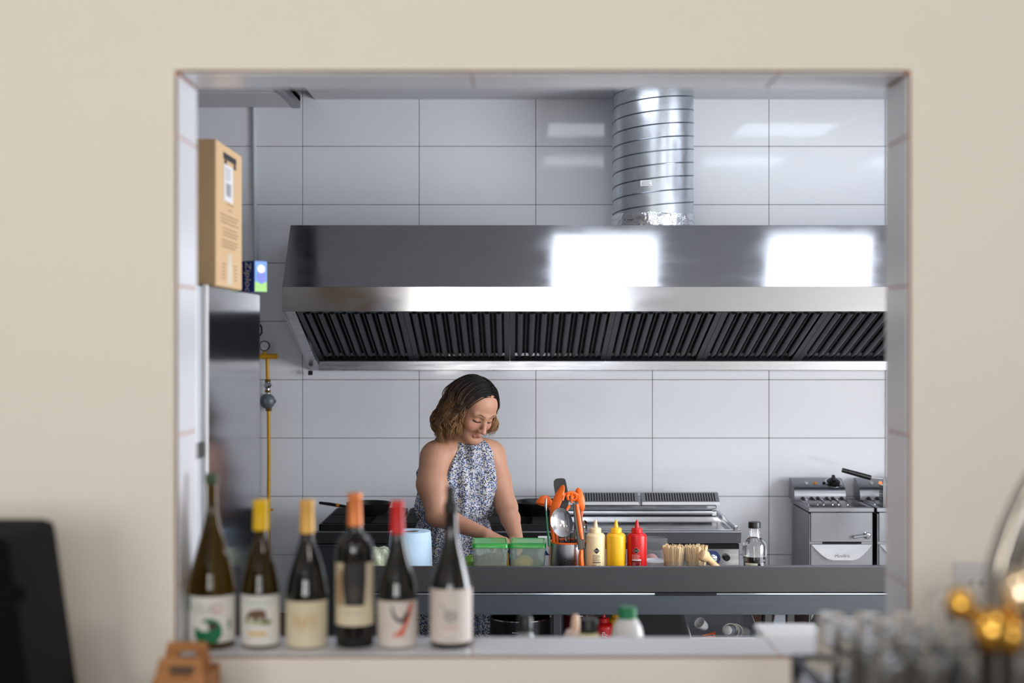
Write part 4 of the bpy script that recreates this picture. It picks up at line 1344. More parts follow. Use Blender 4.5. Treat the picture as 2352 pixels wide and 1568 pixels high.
part('block', MB().tube([W(1650, 1330, 5.38), W(1670, 1326, 5.41), W(1690, 1330, 5.43)], [0.014, 0.018, 0.014], 12), M_wood, t)

# dark vinegar bottle
BD = 5.42
p = tpos(1733, BD)
bt = thing('vinegar_bottle', 'clear glass bottle with black cap half full of dark liquid', 'bottle', p)
sB = BD / FPX


def zb_(v):
    return CZ - (v - 784) * sB - TT


prof = [(0, 0), (0.042, 0), (0.0445, 0.004), (0.0445, zb_(1252)), (0.042, zb_(1246)), (0.03, zb_(1238)), (0.0215, zb_(1232)), (0.0205, zb_(1225)), (0.0205, zb_(1211)), (0.0185, zb_(1211)), (0.0185, zb_(1226)), (0.0275, zb_(1239)), (0.0405, zb_(1248)), (0.0425, zb_(1253)), (0.0425, 0.006), (0, 0.006)]
bg = part('glass', MB().lathe(prof, seg=40), M_glass, bt)
part('liquid', MB().lathe([(0, 0.0065), (0.0422, 0.0065), (0.0422, zb_(1276)), (0, zb_(1276))], seg=36), P('dark_vinegar', (14, 8, 8), 0.08), bt)
part('cap', MB().lathe([(0.0235, zb_(1212)), (0.0235, zb_(1200)), (0.022, zb_(1198)), (0, zb_(1198))], seg=28), M_black_pl, bt)
lb_ = wrap(flat_rect(-0.046, 0.004, zb_(1312), zb_(1289.5)), 0.0445)
part('paper_label', lb_, P('cream_label', (226, 220, 205), 0.6), bt)
tx = text_mb('A MILLÁN', 0.0095, 1.1)
tx = MB().merge(tx, Matrix.Translation((-0.021, 0, zb_(1295.5))))
decal('lettering', wrap(tx, 0.0445, 0.0014, 0), M_ink, bt)
tx = text_mb('D', 0.016)
decal('lettering', wrap(MB().merge(tx, Matrix.Translation((-0.044, 0, zb_(1283)))), 0.0445, 0.0008, 0), M_white_pl, bt)
decal('small_print', wrap(small_text(0.018, zb_(1290), 4, 0.018, 0.0042, seed=17).merge(text_mb('b', 0.012), Matrix.Translation((0.034, 0, zb_(1284)))), 0.0445, cuts=0), M_white_pl, bt)

# ================================================================== under the table
SHZ = USH + 0.0008


def upos(u, D):
    return ((u - 1176) / FPX * D, D, SHZ)


k1, kb = squeeze(1386, M_red_b, 'dark red ketchup bottle on the shelf under the prep table', base=upos(1386, 5.50), sc=1.05, group='sauce bottles under the prep table')
tx = text_mb('KETCHUP', 0.03)
tx = MB().merge(tx, Matrix.Translation((0.004, 0, 0.108)) @ Matrix.Rotation(-PI / 2, 4, 'Y'))
decal('lettering', wrap(tx, 0.0375, 0.0008, 0), M_white_pl, kb)
squeeze(1413, M_yel_b, 'yellow sauce bottle on the shelf under the prep table', base=upos(1415, 5.58), sc=1.08, group='sauce bottles under the prep table')
# pots
M_pot = P('black_pot_enamel', (22, 22, 24), 0.3)
M_pot_red = P('dark_red_enamel', (96, 20, 20), 0.35)
for k, (u, D, R, H, m_, lab) in enumerate(((1195, 5.64, 0.12, 0.2, M_pot, 'black cooking pot with steel rim under the prep table'), (1330, 5.66, 0.065, 0.21, M_pot_red, 'dark red pot under the prep table beside the table leg'))):
    t = thing('cooking_pot', lab, 'pot', upos(u, D), 0)
    part('body', MB().lathe([(0, 0), (R * .95, 0), (R, 0.01), (R, H), (R - .004, H), (R - .004, 0.006), (0, 0.006)], seg=40), m_, t)
    part('rim', MB().tube([(R * math.cos(2 * PI * i / 40), R * math.sin(2 * PI * i / 40), H) for i in range(40)], 0.004, 6, closed=True), M_chrome, t)
    for s in (-1, 1):
        part('handle', MB().tube([(s * 0.03, -R, H * .8), (s * 0.03, -R - 0.025, H * .82), (0, -R - 0.03, H * .82), ], 0.004, 6), M_chrome, t)
# clear plastic bin with tools
M_bin = P('clear_bin_plastic', (222, 226, 232), 0.2, trans=0.55, ior=1.2)
bx = thing('storage_bin', 'clear plastic bin of kitchen tools under the prep table', 'bin', upos(1668, 5.29), 0)
bw, bdp, bh = 0.13, 0.36, CZ - (1466 - 784) / FPX * 5.30 - SHZ
vo = []
for (sx, yy, zz) in ((bw * .86, 0.025, 0), (bw, 0.012, bh), (bw - .004, 0.016, bh), (bw * .86 - .004, 0.029, 0.004)):
    yb = bdp - yy if zz else bdp - 0.05
    vo += [(-sx, yy, zz), (sx, yy, zz), (sx, yb, zz + (0.075 if zz > 0.05 else 0)), (-sx, yb, zz + (0.075 if zz > 0.05 else 0))]
part('walls', MB().add(vo, [(3, 2, 1, 0)] + [(4 * j + i, 4 * j + (i + 1) % 4, 4 * j + 4 + (i + 1) % 4, 4 * j + 4 + i) for j in range(3) for i in range(4)] + [(12, 13, 14, 15)]), M_bin, bx, smooth=False)
part('rim', MB().tube([(-bw, 0.012, bh), (bw, 0.012, bh), (bw, bdp - 0.012, bh + 0.075), (-bw, bdp - 0.012, bh + 0.075)], 0.0045, 6, closed=True), P('bin_rim', (214, 218, 224), 0.35), bx)
part('filling', MB().box(-bw * .8, bw * .8, 0.05, bdp - 0.06, 0.01, bh - 0.045, 0.01), P('dark_bin_filling', (34, 32, 34), 0.8), bx)
FZ = SHZ + bh - 0.0445


def bpt(u, v, D):
    return W(u, v, D)


cpn = MB()
prof = [(0.0, 0.0), (0.012, 0.003), (0.017, 0.015), (0.022, 0.05), (0.02, 0.05), (0.015, 0.016), (0, 0.006)]
cpn.lathe(prof, seg=22)
t = thing('measuring_cup', 'small white plastic cup lying in the clear bin', 'cup', bpt(1622, 1441, 5.42))
co = part('cup', cpn, M_white_pl, t, rot=(0.5, -0.95, 0.2))
t = thing('orange_clip', 'orange plastic clip lying in the clear bin', 'clip', (0, 0, 0))
part('jaw', MB().tube([bpt(1614, 1459, 5.40), bpt(1632, 1455, 5.40), bpt(1643, 1453, 5.41)], [0.004, 0.005, 0.005], 8, flat=0.6), M_or, t)
part('jaw', MB().tube([bpt(1612, 1465, 5.38), bpt(1630, 1462, 5.38), bpt(1642, 1463, 5.39), bpt(1646, 1467, 5.39)], [0.008, 0.008, 0.005, 0.004], 8, flat=0.6), M_or, t)
part('spring', MB().tube([bpt(1641, 1452, 5.41), bpt(1640, 1458, 5.4), bpt(1643, 1464, 5.39)], 0.004, 8), M_or, t)
t = thing('stick_blender', 'white and grey stick blender with coiled cord in the clear bin', 'blender', (0, 0, 0))
ba, bb = bpt(1672, 1447, 5.36), bpt(1728, 1452, 5.50)
dv_ = (bb - ba)
part('motor_body', MB().tube([ba, ba + dv_ * .05, ba + dv_ * .4], [0.0195, 0.021, 0.0215], 24), P('grey_blender', (128, 134, 142), 0.35), t)
part('collar', MB().tube([ba + dv_ * .4, ba + dv_ * .72], [0.0205, 0.0195], 24), P('pale_blender', (206, 200, 200), 0.4), t)
part('shaft', MB().tube([ba + dv_ * .72, bb], [0.0165, 0.014], 20), P('grey_blender', (128, 134, 142), 0.35), t)
dn = dv_.normalized()
part('end_cap', MB().tube([ba - dn * 0.006, ba - dn * 0.004, ba], [0.012, 0.0165, 0.017], 24), M_white_pl, t)
cd = []
for i in range(44):
    a = 2 * PI * i / 15
    cd.append(ba + dn * (0.012 + 0.0013 * i) + Vector((math.cos(a) * 0.028, 0, math.sin(a) * 0.026)) + dn * (0.004 * math.sin(a * 1.7)))
cd += [bpt(1694, 1460, 5.36), bpt(1690, 1467, 5.35), bpt(1682, 1462, 5.35)]
part('cord', MB().tube(cd, 0.0027, 6), P('white_cord', (214, 210, 200), 0.5), t)
# white board standing at the far end of the shelf
p = upos(1795, 5.6)
solo('chopping_board', MB().prism(ellipse(0, 0.14, 0.035, 0.125, 24), 0, 0.012, 'y'), P('white_board', (196, 202, 214), 0.5), 'rounded white board standing between the table legs', 'board', (p[0], 5.6, SHZ - 0.015))
p = upos(1850, 5.62)
solo('baking_tray', MB().box(-0.012, 0.0, 0, 0.16, 0, 0.26, 0.003).xform(Matrix.Rotation(0.5, 4, 'Y')), M_table, 'dark metal tray leaning under the prep table', 'tray', (p[0] - 0.02, 5.6, SHZ + 0.006))

# ================================================================== ledge behind the hatch, kitchen side
SCZ = 0.905
sc = thing('side_counter', 'low white counter just behind the serving hatch', 'counter')
part('top', MB().box(-0.6, 1.2, WY1 + 0.01, 3.5, SCZ - 0.03, SCZ, 0.003), M_white_pl, sc, smooth=False)
part('cabinet', MB().box(-0.58, 1.18, WY1 + 0.02, 3.46, 0.0, SCZ - 0.03, 0.003), M_white_wall, sc, smooth=False)


def cpos(u, D):
    return ((u - 1176) / FPX * D, D, SCZ + 0.0006)


def zc_(v, D):
    return CZ - (v - 784) / FPX * D - SCZ - 0.0006


D = 3.15
t = thing('plastic_bottle', 'frosted white plastic bottle with green screw cap behind the sill', 'bottle', cpos(1441, D))
part('bottle', MB().lathe([(0, 0), (0.034, 0), (0.036, 0.004), (0.036, zc_(1460, D)), (0.032, zc_(1440, D)), (0.024, zc_(1424, D)), (0.018, zc_(1418, D)), (0.018, zc_(1412, D)), (0, zc_(1412, D))], seg=32), P('milky_plastic', (224, 222, 222), 0.3, trans=0.25), t)
part('cap', MB().lathe([(0.0208, zc_(1418, D)), (0.0208, zc_(1396, D)), (0.018, zc_(1393, D)), (0, zc_(1393, D))], seg=28), P('green_cap', (10, 108, 66), 0.4), t)
t = thing('oil_bottle', 'small bottle of pale oil with wide black cap behind the sill', 'bottle', cpos(1352, D))
part('bottle', MB().lathe([(0, 0), (0.03, 0), (0.032, 0.004), (0.032, zc_(1475, D)), (0.026, zc_(1462, D)), (0.019, zc_(1450, D)), (0, zc_(1450, D))], seg=32), P('pale_oil_glass', (232, 214, 160), 0.12, coat=0.5), t)
part('cap', MB().lathe([(0.0205, zc_(1452, D)), (0.0205, zc_(1424, D)), (0.018, zc_(1420, D)), (0, zc_(1420, D))], seg=28), M_black_pl, t)
D = 3.3
t = thing('sauce_bottle', 'pale pink sauce bottle with pointed nozzle behind the sill', 'bottle', cpos(1322, D))
part('bottle', MB().lathe([(0, 0), (0.03, 0), (0.031, 0.004), (0.031, zc_(1465, D)), (0.02, zc_(1446, D)), (0, zc_(1444, D))], seg=28), P('pink_sauce', (226, 204, 192), 0.35), t)
part('nozzle', MB().lathe([(0.012, zc_(1448, D)), (0.009, zc_(1420, D)), (0.006, zc_(1411, D)), (0, zc_(1410, D))], seg=20), P('peach_nozzle', (226, 190, 164), 0.4), t)
D = 3.2
t = thing('spice_grinder', 'slim clear jar with black grinder top behind the sill', 'grinder', cpos(1206, D))
part('jar', MB().lathe([(0, 0), (0.02, 0), (0.022, 0.004), (0.022, zc_(1462, D)), (0.015, zc_(1448, D)), (0, zc_(1447, D))], seg=24), P('grey_jar', (150, 154, 156), 0.1, trans=0.3), t)
part('grinder_top', MB().lathe([(0.0165, zc_(1449, D)), (0.017, zc_(1418, D)), (0.013, zc_(1412, D)), (0, zc_(1411, D))], seg=24), M_black_pl, t)
D = 3.12
x0, x1 = (1752 - 1176) / FPX * D, (1900 - 1176) / FPX * D
t = thing('white_tub', 'white plastic lidded tub standing behind the sill by the glasses', 'tub', (x0, D, SCZ + 0.0006))
hz_ = zc_(1456, D)
part('tub', MB().box(0.004, x1 - x0 - 0.004, 0.004, 0.12, 0, hz_ - 0.015, 0.006), M_white_pl, t)
part('lid', MB().box(0, x1 - x0, 0, 0.124, hz_ - 0.0145, hz_, 0.005), M_white_pl, t)

# ================================================================== wine bottles on the sill
SD = 2.845
SZ_ = OZ0 + 0.0006
SPX = SD / FPX


def zs_(v):
    """pixel row -> height above the sill, measured so that the base sits on the sill"""
    return (1481 - v) * SPX


M_gl_amber = P('amber_green_glass', (104, 78, 12), 0.05, trans=0.85, ior=1.35, var=0.0)
M_gl_olive = P('olive_glass', (74, 54, 10), 0.05, trans=0.75, ior=1.4, var=0.0)
M_gl_black = P('black_glass', (10, 9, 8), 0.06, coat=0.3)
M_lab_w = P('white_label_paper', (226, 224, 220), 0.6, var=0.02)
M_lab_c = P('cream_label_paper', (218, 208, 180), 0.6, var=0.02)
M_lab_g = P('warm_white_label', (216, 206, 200), 0.6, var=0.02)


def wine(u, prof_px, mat, label, neck):
    """prof_px: list of (half width px, row) from the neck down; neck: (material, half widths/rows of the capsule, name)"""
    x = (u - 1176) / FPX * SD
    t = thing('wine_bottle', label, 'wine bottle', (x, SD, SZ_), 0, 'wine bottles on the sill')
    R = prof_px[-1][0] * SPX
    pr = [(0, 0.012), (R * .5, 0.008), (R * .82, 0.0), (R * .96, 0.001), (R, 0.007)]
    for hw, v in reversed(prof_px[:-1]):
        pr.append((hw * SPX, zs_(v)))
    pr.append((0, zs_(prof_px[0][1])))
    # smooth the shoulder with a Catmull-Rom pass
    body = pr[5:-1]
    sm = []
    for i in range(len(body) - 1):
        p0, p1, p2, p3 = body[max(i - 1, 0)], body[i], body[i + 1], body[min(i + 2, len(body) - 1)]
        for k in range(4):
            s = k / 4
            q = []
            for c in (0, 1):
                q.append(0.5 * (2 * p1[c] + (p2[c] - p0[c]) * s + (2 * p0[c] - 5 * p1[c] + 4 * p2[c] - p3[c]) * s * s + (3 * p1[c] - p0[c] - 3 * p2[c] + p3[c]) * s ** 3))
            sm.append(tuple(q))
    sm.append(body[-1])
    gl = part('glass', MB().lathe(pr[:5] + sm + pr[-1:], seg=44), mat, t, ang=60)
    nm, rows_, nn = neck
    cp_ = [((hw) * SPX, zs_(v)) for hw, v in reversed(rows_)]
    part(nn, MB().lathe([(cp_[0][0] - 0.0012, cp_[0][1])] + cp_ + [(0, cp_[-1][1])], seg=32), nm, t)
    return t, R


def paper(t, R, v0, v1, half_deg, mat, name='label', off=0.0004, x0=None, x1=None):
    h = math.radians(half_deg) * R
    a, b = (-h, h) if x0 is None else (x0, x1)
    m = wrap(flat_rect(a, b, zs_(v1), zs_(v0)), R, off, cuts=12)
    return part('paper_' + name, m, mat, t)


def art(lab, mb, mat, R, name='print', lvl=1, cuts=3):
    return decal(name, wrap(mb, R, 0.0005 + 0.0006 * lvl, cuts), mat, lab)


def px(pts, cu):
    """label artwork given in photo pixels -> metres on the label"""
    return [((u - cu) * SPX, zs_(v)) for u, v in pts]


# 1 magnum with green art
M_wax = P('green_wax', (46, 66, 40), 0.5)
t, R = wine(487, [(13, 1092), (13, 1160), (17, 1190), (25, 1225), (36, 1265), (46, 1305), (52, 1340), (54, 1368), (54, 1478)], M_gl_amber,
            'tall magnum wine bottle with green swirl label at the end of the sill', (M_wax, [(14.5, 1088), (15.5, 1092), (15.5, 1108), (14.5, 1112)], 'wax_seal'))
lb = paper(t, R, 1362, 1466, 82, M_lab_w)
art(lb, flat_poly(px([(456, 1428), (470, 1438), (486, 1440), (497, 1434), (494, 1424), (480, 1418), (472, 1420), (480, 1412), (496, 1410), (512, 1418), (520, 1432), (520, 1450), (508, 1466), (468, 1466), (458, 1452)], 487)), P('emerald_print', (14, 118, 78), 0.6), R)
art(lb, flat_poly(ellipse(12 * SPX, zs_(1428), 10 * SPX, 9 * SPX)), P('dark_brown_print', (70, 58, 50), 0.6), R, lvl=2)
art(lb, flat_poly(px([(433, 1364), (441, 1364), (440, 1395), (433, 1400)], 487)).merge(flat_poly(px([(536, 1420), (543, 1412), (543, 1440), (537, 1436)], 487))), P('emerald_print', (14, 118, 78), 0.6), R)
tx = MB().merge(text_mb('CUC', 0.026, 0.95), Matrix.Translation((-4 * SPX, 0, zs_(1391))))
art(lb, tx, P('grey_print', (160, 160, 166), 0.6), R, 'lettering', cuts=1)
tx = MB().merge(text_mb('Ú', 0.026), Matrix.Translation((24 * SPX, 0, zs_(1391))))
art(lb, tx, P('coral_print', (214, 130, 130), 0.6), R, 'lettering', cuts=1)
# 2 yellow capsule, animal label
M_cap_y = P('yellow_capsule', (232, 186, 20), 0.4)
t, R = wine(599, [(14, 1152), (15, 1225), (17, 1240), (26, 1268), (35, 1300), (42, 1335), (45, 1360), (45, 1478)], M_gl_olive,
            'wine bottle with yellow capsule and an animal picture on its label', (M_cap_y, [(16.5, 1148), (18, 1150), (18, 1160), (17, 1163), (18, 1200), (18, 1217)], 'capsule'))
lb = paper(t, R, 1361, 1474, 80, M_lab_w)
beast = [(571, 1416), (574, 1404), (582, 1396), (594, 1392), (606, 1391), (616, 1395), (619, 1404), (617, 1420), (613, 1421), (612, 1412), (602, 1412), (598, 1421), (592, 1421), (591, 1412), (582, 1410), (577, 1414), (576, 1421), (572, 1421)]
art(lb, flat_poly(px(beast, 599)), P('bison_brown', (112, 84, 66), 0.7), R, lvl=2)
art(lb, flat_poly(ellipse(-4 * SPX, zs_(1420), 34 * SPX, 7 * SPX)), P('sage_print', (196, 200, 170), 0.7), R)
art(lb, flat_poly(ellipse(20 * SPX, zs_(1421), 14 * SPX, 6 * SPX)), P('leaf_print', (120, 136, 92), 0.7), R, lvl=1.5)
art(lb, flat_poly(ellipse(0, zs_(1376), 38 * SPX, 8 * SPX)), P('pale_sky_print', (206, 216, 212), 0.7), R)
art(lb, flat_rect(-22 * SPX, 20 * SPX, zs_(1451), zs_(1443)), P('yellow_letter_print', (228, 192, 110), 0.7), R, 'lettering')
# 3 pale gold capsule, cream label
M_cap_g = P('gold_capsule', (232, 182, 96), 0.38, metal=0.25)
t, R = wine(705, [(14, 1152), (15, 1225), (17, 1242), (27, 1272), (37, 1304), (44, 1336), (48, 1362), (48, 1478)], M_gl_black,
            'wine bottle with pale gold capsule and plain cream label', (M_cap_g, [(15.5, 1148), (17, 1150), (17, 1162), (16, 1166), (17, 1205), (17.5, 1224)], 'capsule'))
lb = paper(t, R, 1374, 1478, 80, M_lab_c)
M_peach = P('peach_print', (214, 184, 140), 0.7)
us = MB()
for (a, b) in (((680, 1402), (681, 1436)), ((688, 1402), (688, 1430)), ((694, 1402), (693, 1440)), ((700, 1412), (700, 1444)), ((712, 1404), (710, 1436)), ((724, 1410), (724, 1440)), ((732, 1402), (732, 1426))):
    us.merge(flat_poly(px([(a[0] - 1.6, a[1]), (a[0] + 1.6, a[1]), (b[0] + 1.2, b[1]), (b[0] - 1.2, b[1])], 705)))
art(lb, us.merge(text_mb('US', 0.034, 1.2), Matrix.Translation((4 * SPX, 0, zs_(1418)))), M_peach, R, 'lettering', cuts=1)
# 4 copper capsule, dark picture label, square shoulders
M_cap_o = P('copper_capsule', (236, 142, 84), 0.32, metal=0.35)
t, R = wine(815, [(15, 1140), (16, 1212), (19, 1220), (31, 1232), (40, 1246), (43, 1262), (44, 1290), (44, 1478)], M_gl_black,
            'square shouldered wine bottle with copper capsule and dark picture label', (M_cap_o, [(15, 1132), (16.5, 1134), (16.5, 1146), (15.5, 1150), (17, 1190), (17.5, 1207)], 'capsule'))
lb = paper(t, R, 1288, 1430, 82, M_lab_c)
art(lb, flat_poly(px([(792, 1288), (846, 1288), (846, 1320), (842, 1384), (796, 1384), (790, 1330)], 815)), P('charcoal_print', (44, 42, 46), 0.6), R)
art(lb, flat_poly(px([(770, 1288), (774, 1288), (778, 1300), (790, 1304), (792, 1384), (774, 1384), (770, 1330), (776, 1312)], 815)), P('tan_print', (170, 140, 104), 0.6), R)
art(lb, flat_poly(ellipse(4 * SPX, zs_(1356), 12 * SPX, 20 * SPX)), P('brown_black_print', (66, 58, 56), 0.6), R, lvl=2)
art(lb, flat_rect(-20 * SPX, 24 * SPX, zs_(1401), zs_(1399)), P('grey_print', (160, 160, 166), 0.6), R, 'small_print')
# 5 red capsule, bird label
M_cap_r = P('red_capsule', (206, 32, 36), 0.35)
t, R = wine(913, [(14, 1155), (15, 1226), (18, 1246), (25, 1276), (34, 1308), (41, 1338), (45, 1364), (46, 1478)], M_gl_black,
            'wine bottle with red capsule and a bird of orange and black on its label', (M_cap_r, [(14, 1150), (15.5, 1153), (15.5, 1163), (15, 1167), (16.5, 1205), (17.5, 1225)], 'capsule'))
lb = paper(t, R, 1374, 1478, 82, M_lab_g)
art(lb, flat_poly(px([(902, 1384), (906, 1384), (910, 1402), (922, 1414), (934, 1412), (944, 1380), (956, 1376), (950, 1396), (940, 1418), (930, 1424), (916, 1420), (905, 1406)], 913)), P('slate_print', (66, 68, 88), 0.6), R)
art(lb, flat_poly(px([(940, 1400), (946, 1378), (954, 1376), (948, 1402), (934, 1440), (928, 1452), (903, 1452), (922, 1440), (932, 1424)], 913)), P('vermilion_print', (222, 96, 60), 0.6), R, lvl=2)
art(lb, flat_poly(px([(926, 1412), (938, 1396), (944, 1402), (934, 1416)], 913)), P('black_print', (30, 26, 28), 0.6), R, lvl=3)
# 6 stopper, spiral label
M_stop = P('dark_stopper', (32, 30, 28), 0.5)
t, R = wine(1036, [(14, 1166), (15, 1210), (18, 1235), (25, 1265), (34, 1296), (42, 1326), (46, 1346), (48, 1372), (48, 1478)], M_gl_black,
            'dark wine bottle with a stopper and a thin spiral on its pale label', (M_stop, [(8, 1117), (10, 1120), (10, 1150), (16, 1156), (17, 1166), (16, 1178)], 'stopper'))
lb = paper(t, R, 1347, 1468, 84, M_lab_g)
M_gr = P('grey_line_print', (150, 144, 144), 0.7)
sp = MB()
pts = []
for i in range(60):
    a = i * 0.33
    r = (2 + 0.235 * i) * SPX
    pts.append((0 + r * math.cos(a), zs_(1406) + r * math.sin(a)))
for i in range(59):
    (xa, za), (xb, zb2) = pts[i], pts[i + 1]
    nx_, nz__ = -(zb2 - za), (xb - xa)
    l = math.hypot(nx_, nz__)
    nx_, nz__ = nx_ / l * 0.001, nz__ / l * 0.001
    sp.merge(flat_poly([(xa - nx_, za - nz__), (xb - nx_, zb2 - nz__), (xb + nx_, zb2 + nz__), (xa + nx_, za + nz__)]))
sp.merge(flat_poly(px([(1013, 1378), (1015, 1376), (1030, 1398), (1028, 1400)], 1036)))
art(lb, sp, M_gr, R, 'spiral', cuts=0)
art(lb, flat_rect(-17 * SPX, 17 * SPX, zs_(1434), zs_(1431)), P('rose_letter_print', (214, 160, 150), 0.7), R, 'lettering')
art(lb, flat_rect(-11 * SPX, 11 * SPX, zs_(1460), zs_(1458)), M_gr, R, 'small_print')

# ================================================================== bar counter below the hatch and what stands on it
BCZ = 0.95
bc_ = thing('bar_counter', 'long wooden back counter under the serving hatch', 'counter')
part('top', MB().box(-1.7, 1.7, 1.35, WY0 - 0.004, BCZ - 0.04, BCZ, 0.004), P('dark_wood_top', (92, 66, 46), 0.4, var=0.15), bc_, smooth=False)
part('front', MB().box(-1.68, 1.68, 1.4, WY0 - 0.006, 0, BCZ - 0.04, 0.003), P('dark_wood', (74, 54, 40), 0.5, var=0.15), bc_, smooth=False)

# switch plates on the cream wall
M_sw = P('white_switch_plastic', (222, 220, 222), 0.35)
for k, (u, v, lab) in enumerate(((62, 1357, 'white wall socket plate beside the black bar machine'), (2236, 1335, 'white wall socket plate behind the upturned glasses'))):
    c = W(u, v, WY0)
    t = thing('socket_plate', lab, 'socket', (c.x, WY0 - 0.0005, c.z), 0)
    part('plate', MB().box(-0.041, 0.041, -0.011, 0.0, -0.041, 0.041, 0.003), M_sw, t)
    part('insert', MB().box(-0.028, 0.028, -0.013, -0.011, -0.028, 0.028, 0.001), M_sw, t)
    for s in (-1, 1):
        part('hole', MB().lathe([(0.003, 0), (0.003, 0.0008), (0, 0.0008)], seg=10).xform(Ry), M_black_pl, t, loc=(s * 0.0095, -0.013, 0))

# cardboard bottle carriers
M_carr = P('kraft_carrier_board', (184, 128, 80), 0.8, var=0.08, vscale=10)


def carrier(x0, y0, w, d, ht, label):
    t = thing('bottle_carrier', label, 'carrier', (x0, y0, BCZ + 0.0005), 0.0, 'kraft bottle carriers')
    th = 0.003
    hb_ = ht - 0.055
    tr = MB()
    tr.box(0, w, 0, th, 0, hb_)
    tr.box(0, w, d - th, d, 0, hb_)
    tr.box(0, th, th, d - th, 0, hb_)
    tr.box(w - th, w, th, d - th, 0, hb_)
    tr.box(th, w - th, th, d - th, 0, th)
    part('tray', tr, M_carr, t, smooth=False)
    # central handle board with a slot
    y = d * .5
    ol = [(0.004, 0.004), (w - 0.004, 0.004), (w - 0.004, ht - 0.035), (w - 0.012, ht), (0.012, ht), (0.004, ht - 0.035)]
    s0, s1, z0, z1 = w * .28, w * .72, ht - 0.034, ht - 0.018
    hbm = MB()
    hbm.prism([(0.004, 0.004), (w - 0.004, 0.004), (w - 0.004, z0), (0.004, z0)], y, y + 0.004, 'y')
    hbm.prism([(0.004, z0), (s0, z0), (s0 + 0.006, z1), (s0 + 0.006, z1 + 0.001), (0.008, z1 + 0.001)], y, y + 0.004, 'y')
    hbm.prism([(s1, z0), (w - 0.004, z0), (w - 0.008, z1 + 0.001), (s1 - 0.006, z1 + 0.001), (s1 - 0.006, z1)], y, y + 0.004, 'y')
    hbm.prism([(0.008, z1), (w - 0.008, z1), (w - 0.012, ht), (0.012, ht)], y, y + 0.004, 'y')
    part('handle_board', hbm, M_carr, t, smooth=False)
    part('divider', MB().box(w * .5 - 0.0015, w * .5 + 0.0015, th, y, th, hb_ - 0.02), M_carr, t, smooth=False)
    return t


ca = W(374, 1472, 2.66)
cb_ = carrier(ca.x, 2.58, 0.095, 0.14, ca.z - BCZ, 'kraft cardboard bottle carrier with handle slot against the cream wall')
cb2 = W(350, 1512, 2.46)
c3 = carrier(cb2.x, 2.39, 0.094, 0.14, cb2.z - BCZ, 'kraft cardboard bottle carrier with dark printed word, in front of the other')
decal('printed_word', flat_rect(0.03, 0.072, 0.0, 0.012), P('dark_brown_print', (70, 58, 50), 0.6), c3, loc=(0, 0.0695, cb2.z - BCZ - 0.026))

# black machine at the left edge
M_blk = P('matt_black_case', (5, 5, 6), 0.8, spec=0.15)
t = thing('bar_machine', 'black leaning bar machine with round side knob at the cream wall', 'machine', (0, 0, 0))
D = 2.2
e = [W(22, 1232, D), W(68, 1568, D)]
k = (e[1].x - e[0].x) / (e[0].z - e[1].z)
zt = e[0].z
xb = e[0].x + k * (zt - BCZ - 0.03)
part('case', MB().prism([(e[0].x - 0.26, zt), (e[0].x - 0.02, zt), (e[0].x - 0.004, zt - 0.006), (e[0].x, zt - 0.02), (xb, BCZ + 0.03), (xb - 0.3, BCZ + 0.03)], D, D + 0.22, 'y'), M_blk, t, ang=50)
part('base', MB().box(xb - 0.32, xb + 0.02, D - 0.01, D + 0.23, BCZ + 0.0005, BCZ + 0.029, 0.004), M_blk, t)
kc = W(46, 1361, D + 0.02)
part('knob', MB().ball((kc.x - 0.008, kc.y, kc.z), (0.0195, 0.0195, 0.0165), 20, 12), M_blk, t)

# glass rack with upturned glasses
M_navy = P('dark_blue_rail', (34, 38, 54), 0.4, metal=0.4)
t = thing('glass_rack', 'dark railed rack holding rows of upturned glasses', 'rack', (0, 0, 0))
GZ = 1.233
gx0_, gx1_, gy0_, gy1_ = 0.452, 1.02, 1.76, 2.262
part('shelf', MB().box(gx0_ - 0.004, gx1_, gy0_, gy1_, GZ - 0.015, GZ, 0.002), M_steel, t, smooth=False)
for (xx, yy) in ((gx0_, gy0_ + 0.01), (gx0_, gy1_ - 0.005), (gx1_ - 0.01, gy0_ + 0.01), (gx1_ - 0.01, gy1_ - 0.005)):
    part('post', MB().box(xx - 0.008, xx + 0.008, yy - 0.008, yy + 0.008, BCZ + 0.0005, GZ + 0.03, 0.002), M_navy, t)
part('rail', MB().tube([(gx0_, gy0_, GZ + 0.024), (gx0_, gy1_, GZ + 0.024)], 0.007, 8), M_navy, t)
part('rail', MB().tube([(gx0_, gy1_, GZ + 0.024), (gx1_, gy1_, GZ + 0.024)], 0.005, 8), M_navy, t)
M_tumbler = P('bar_glass', (250, 251, 252), 0.02, trans=1.0, ior=1.12, var=0.0, coat=1.0)


def tumbler(h, r0, r1):
    """upturned: thick base on top, rim down"""
    th = 0.0022
    return MB().lathe([(r1, 0.0), (r0 * 1.02, h * .9), (r0, h - 0.002), (r0 - 0.003, h), (r0 * .5, h - 0.002), (0, h - 0.003), (0, h - 0.014), (r0 - th * 1.3, h - 0.013), (r1 - th, 0.0), (r1, 0.0)], seg=28)


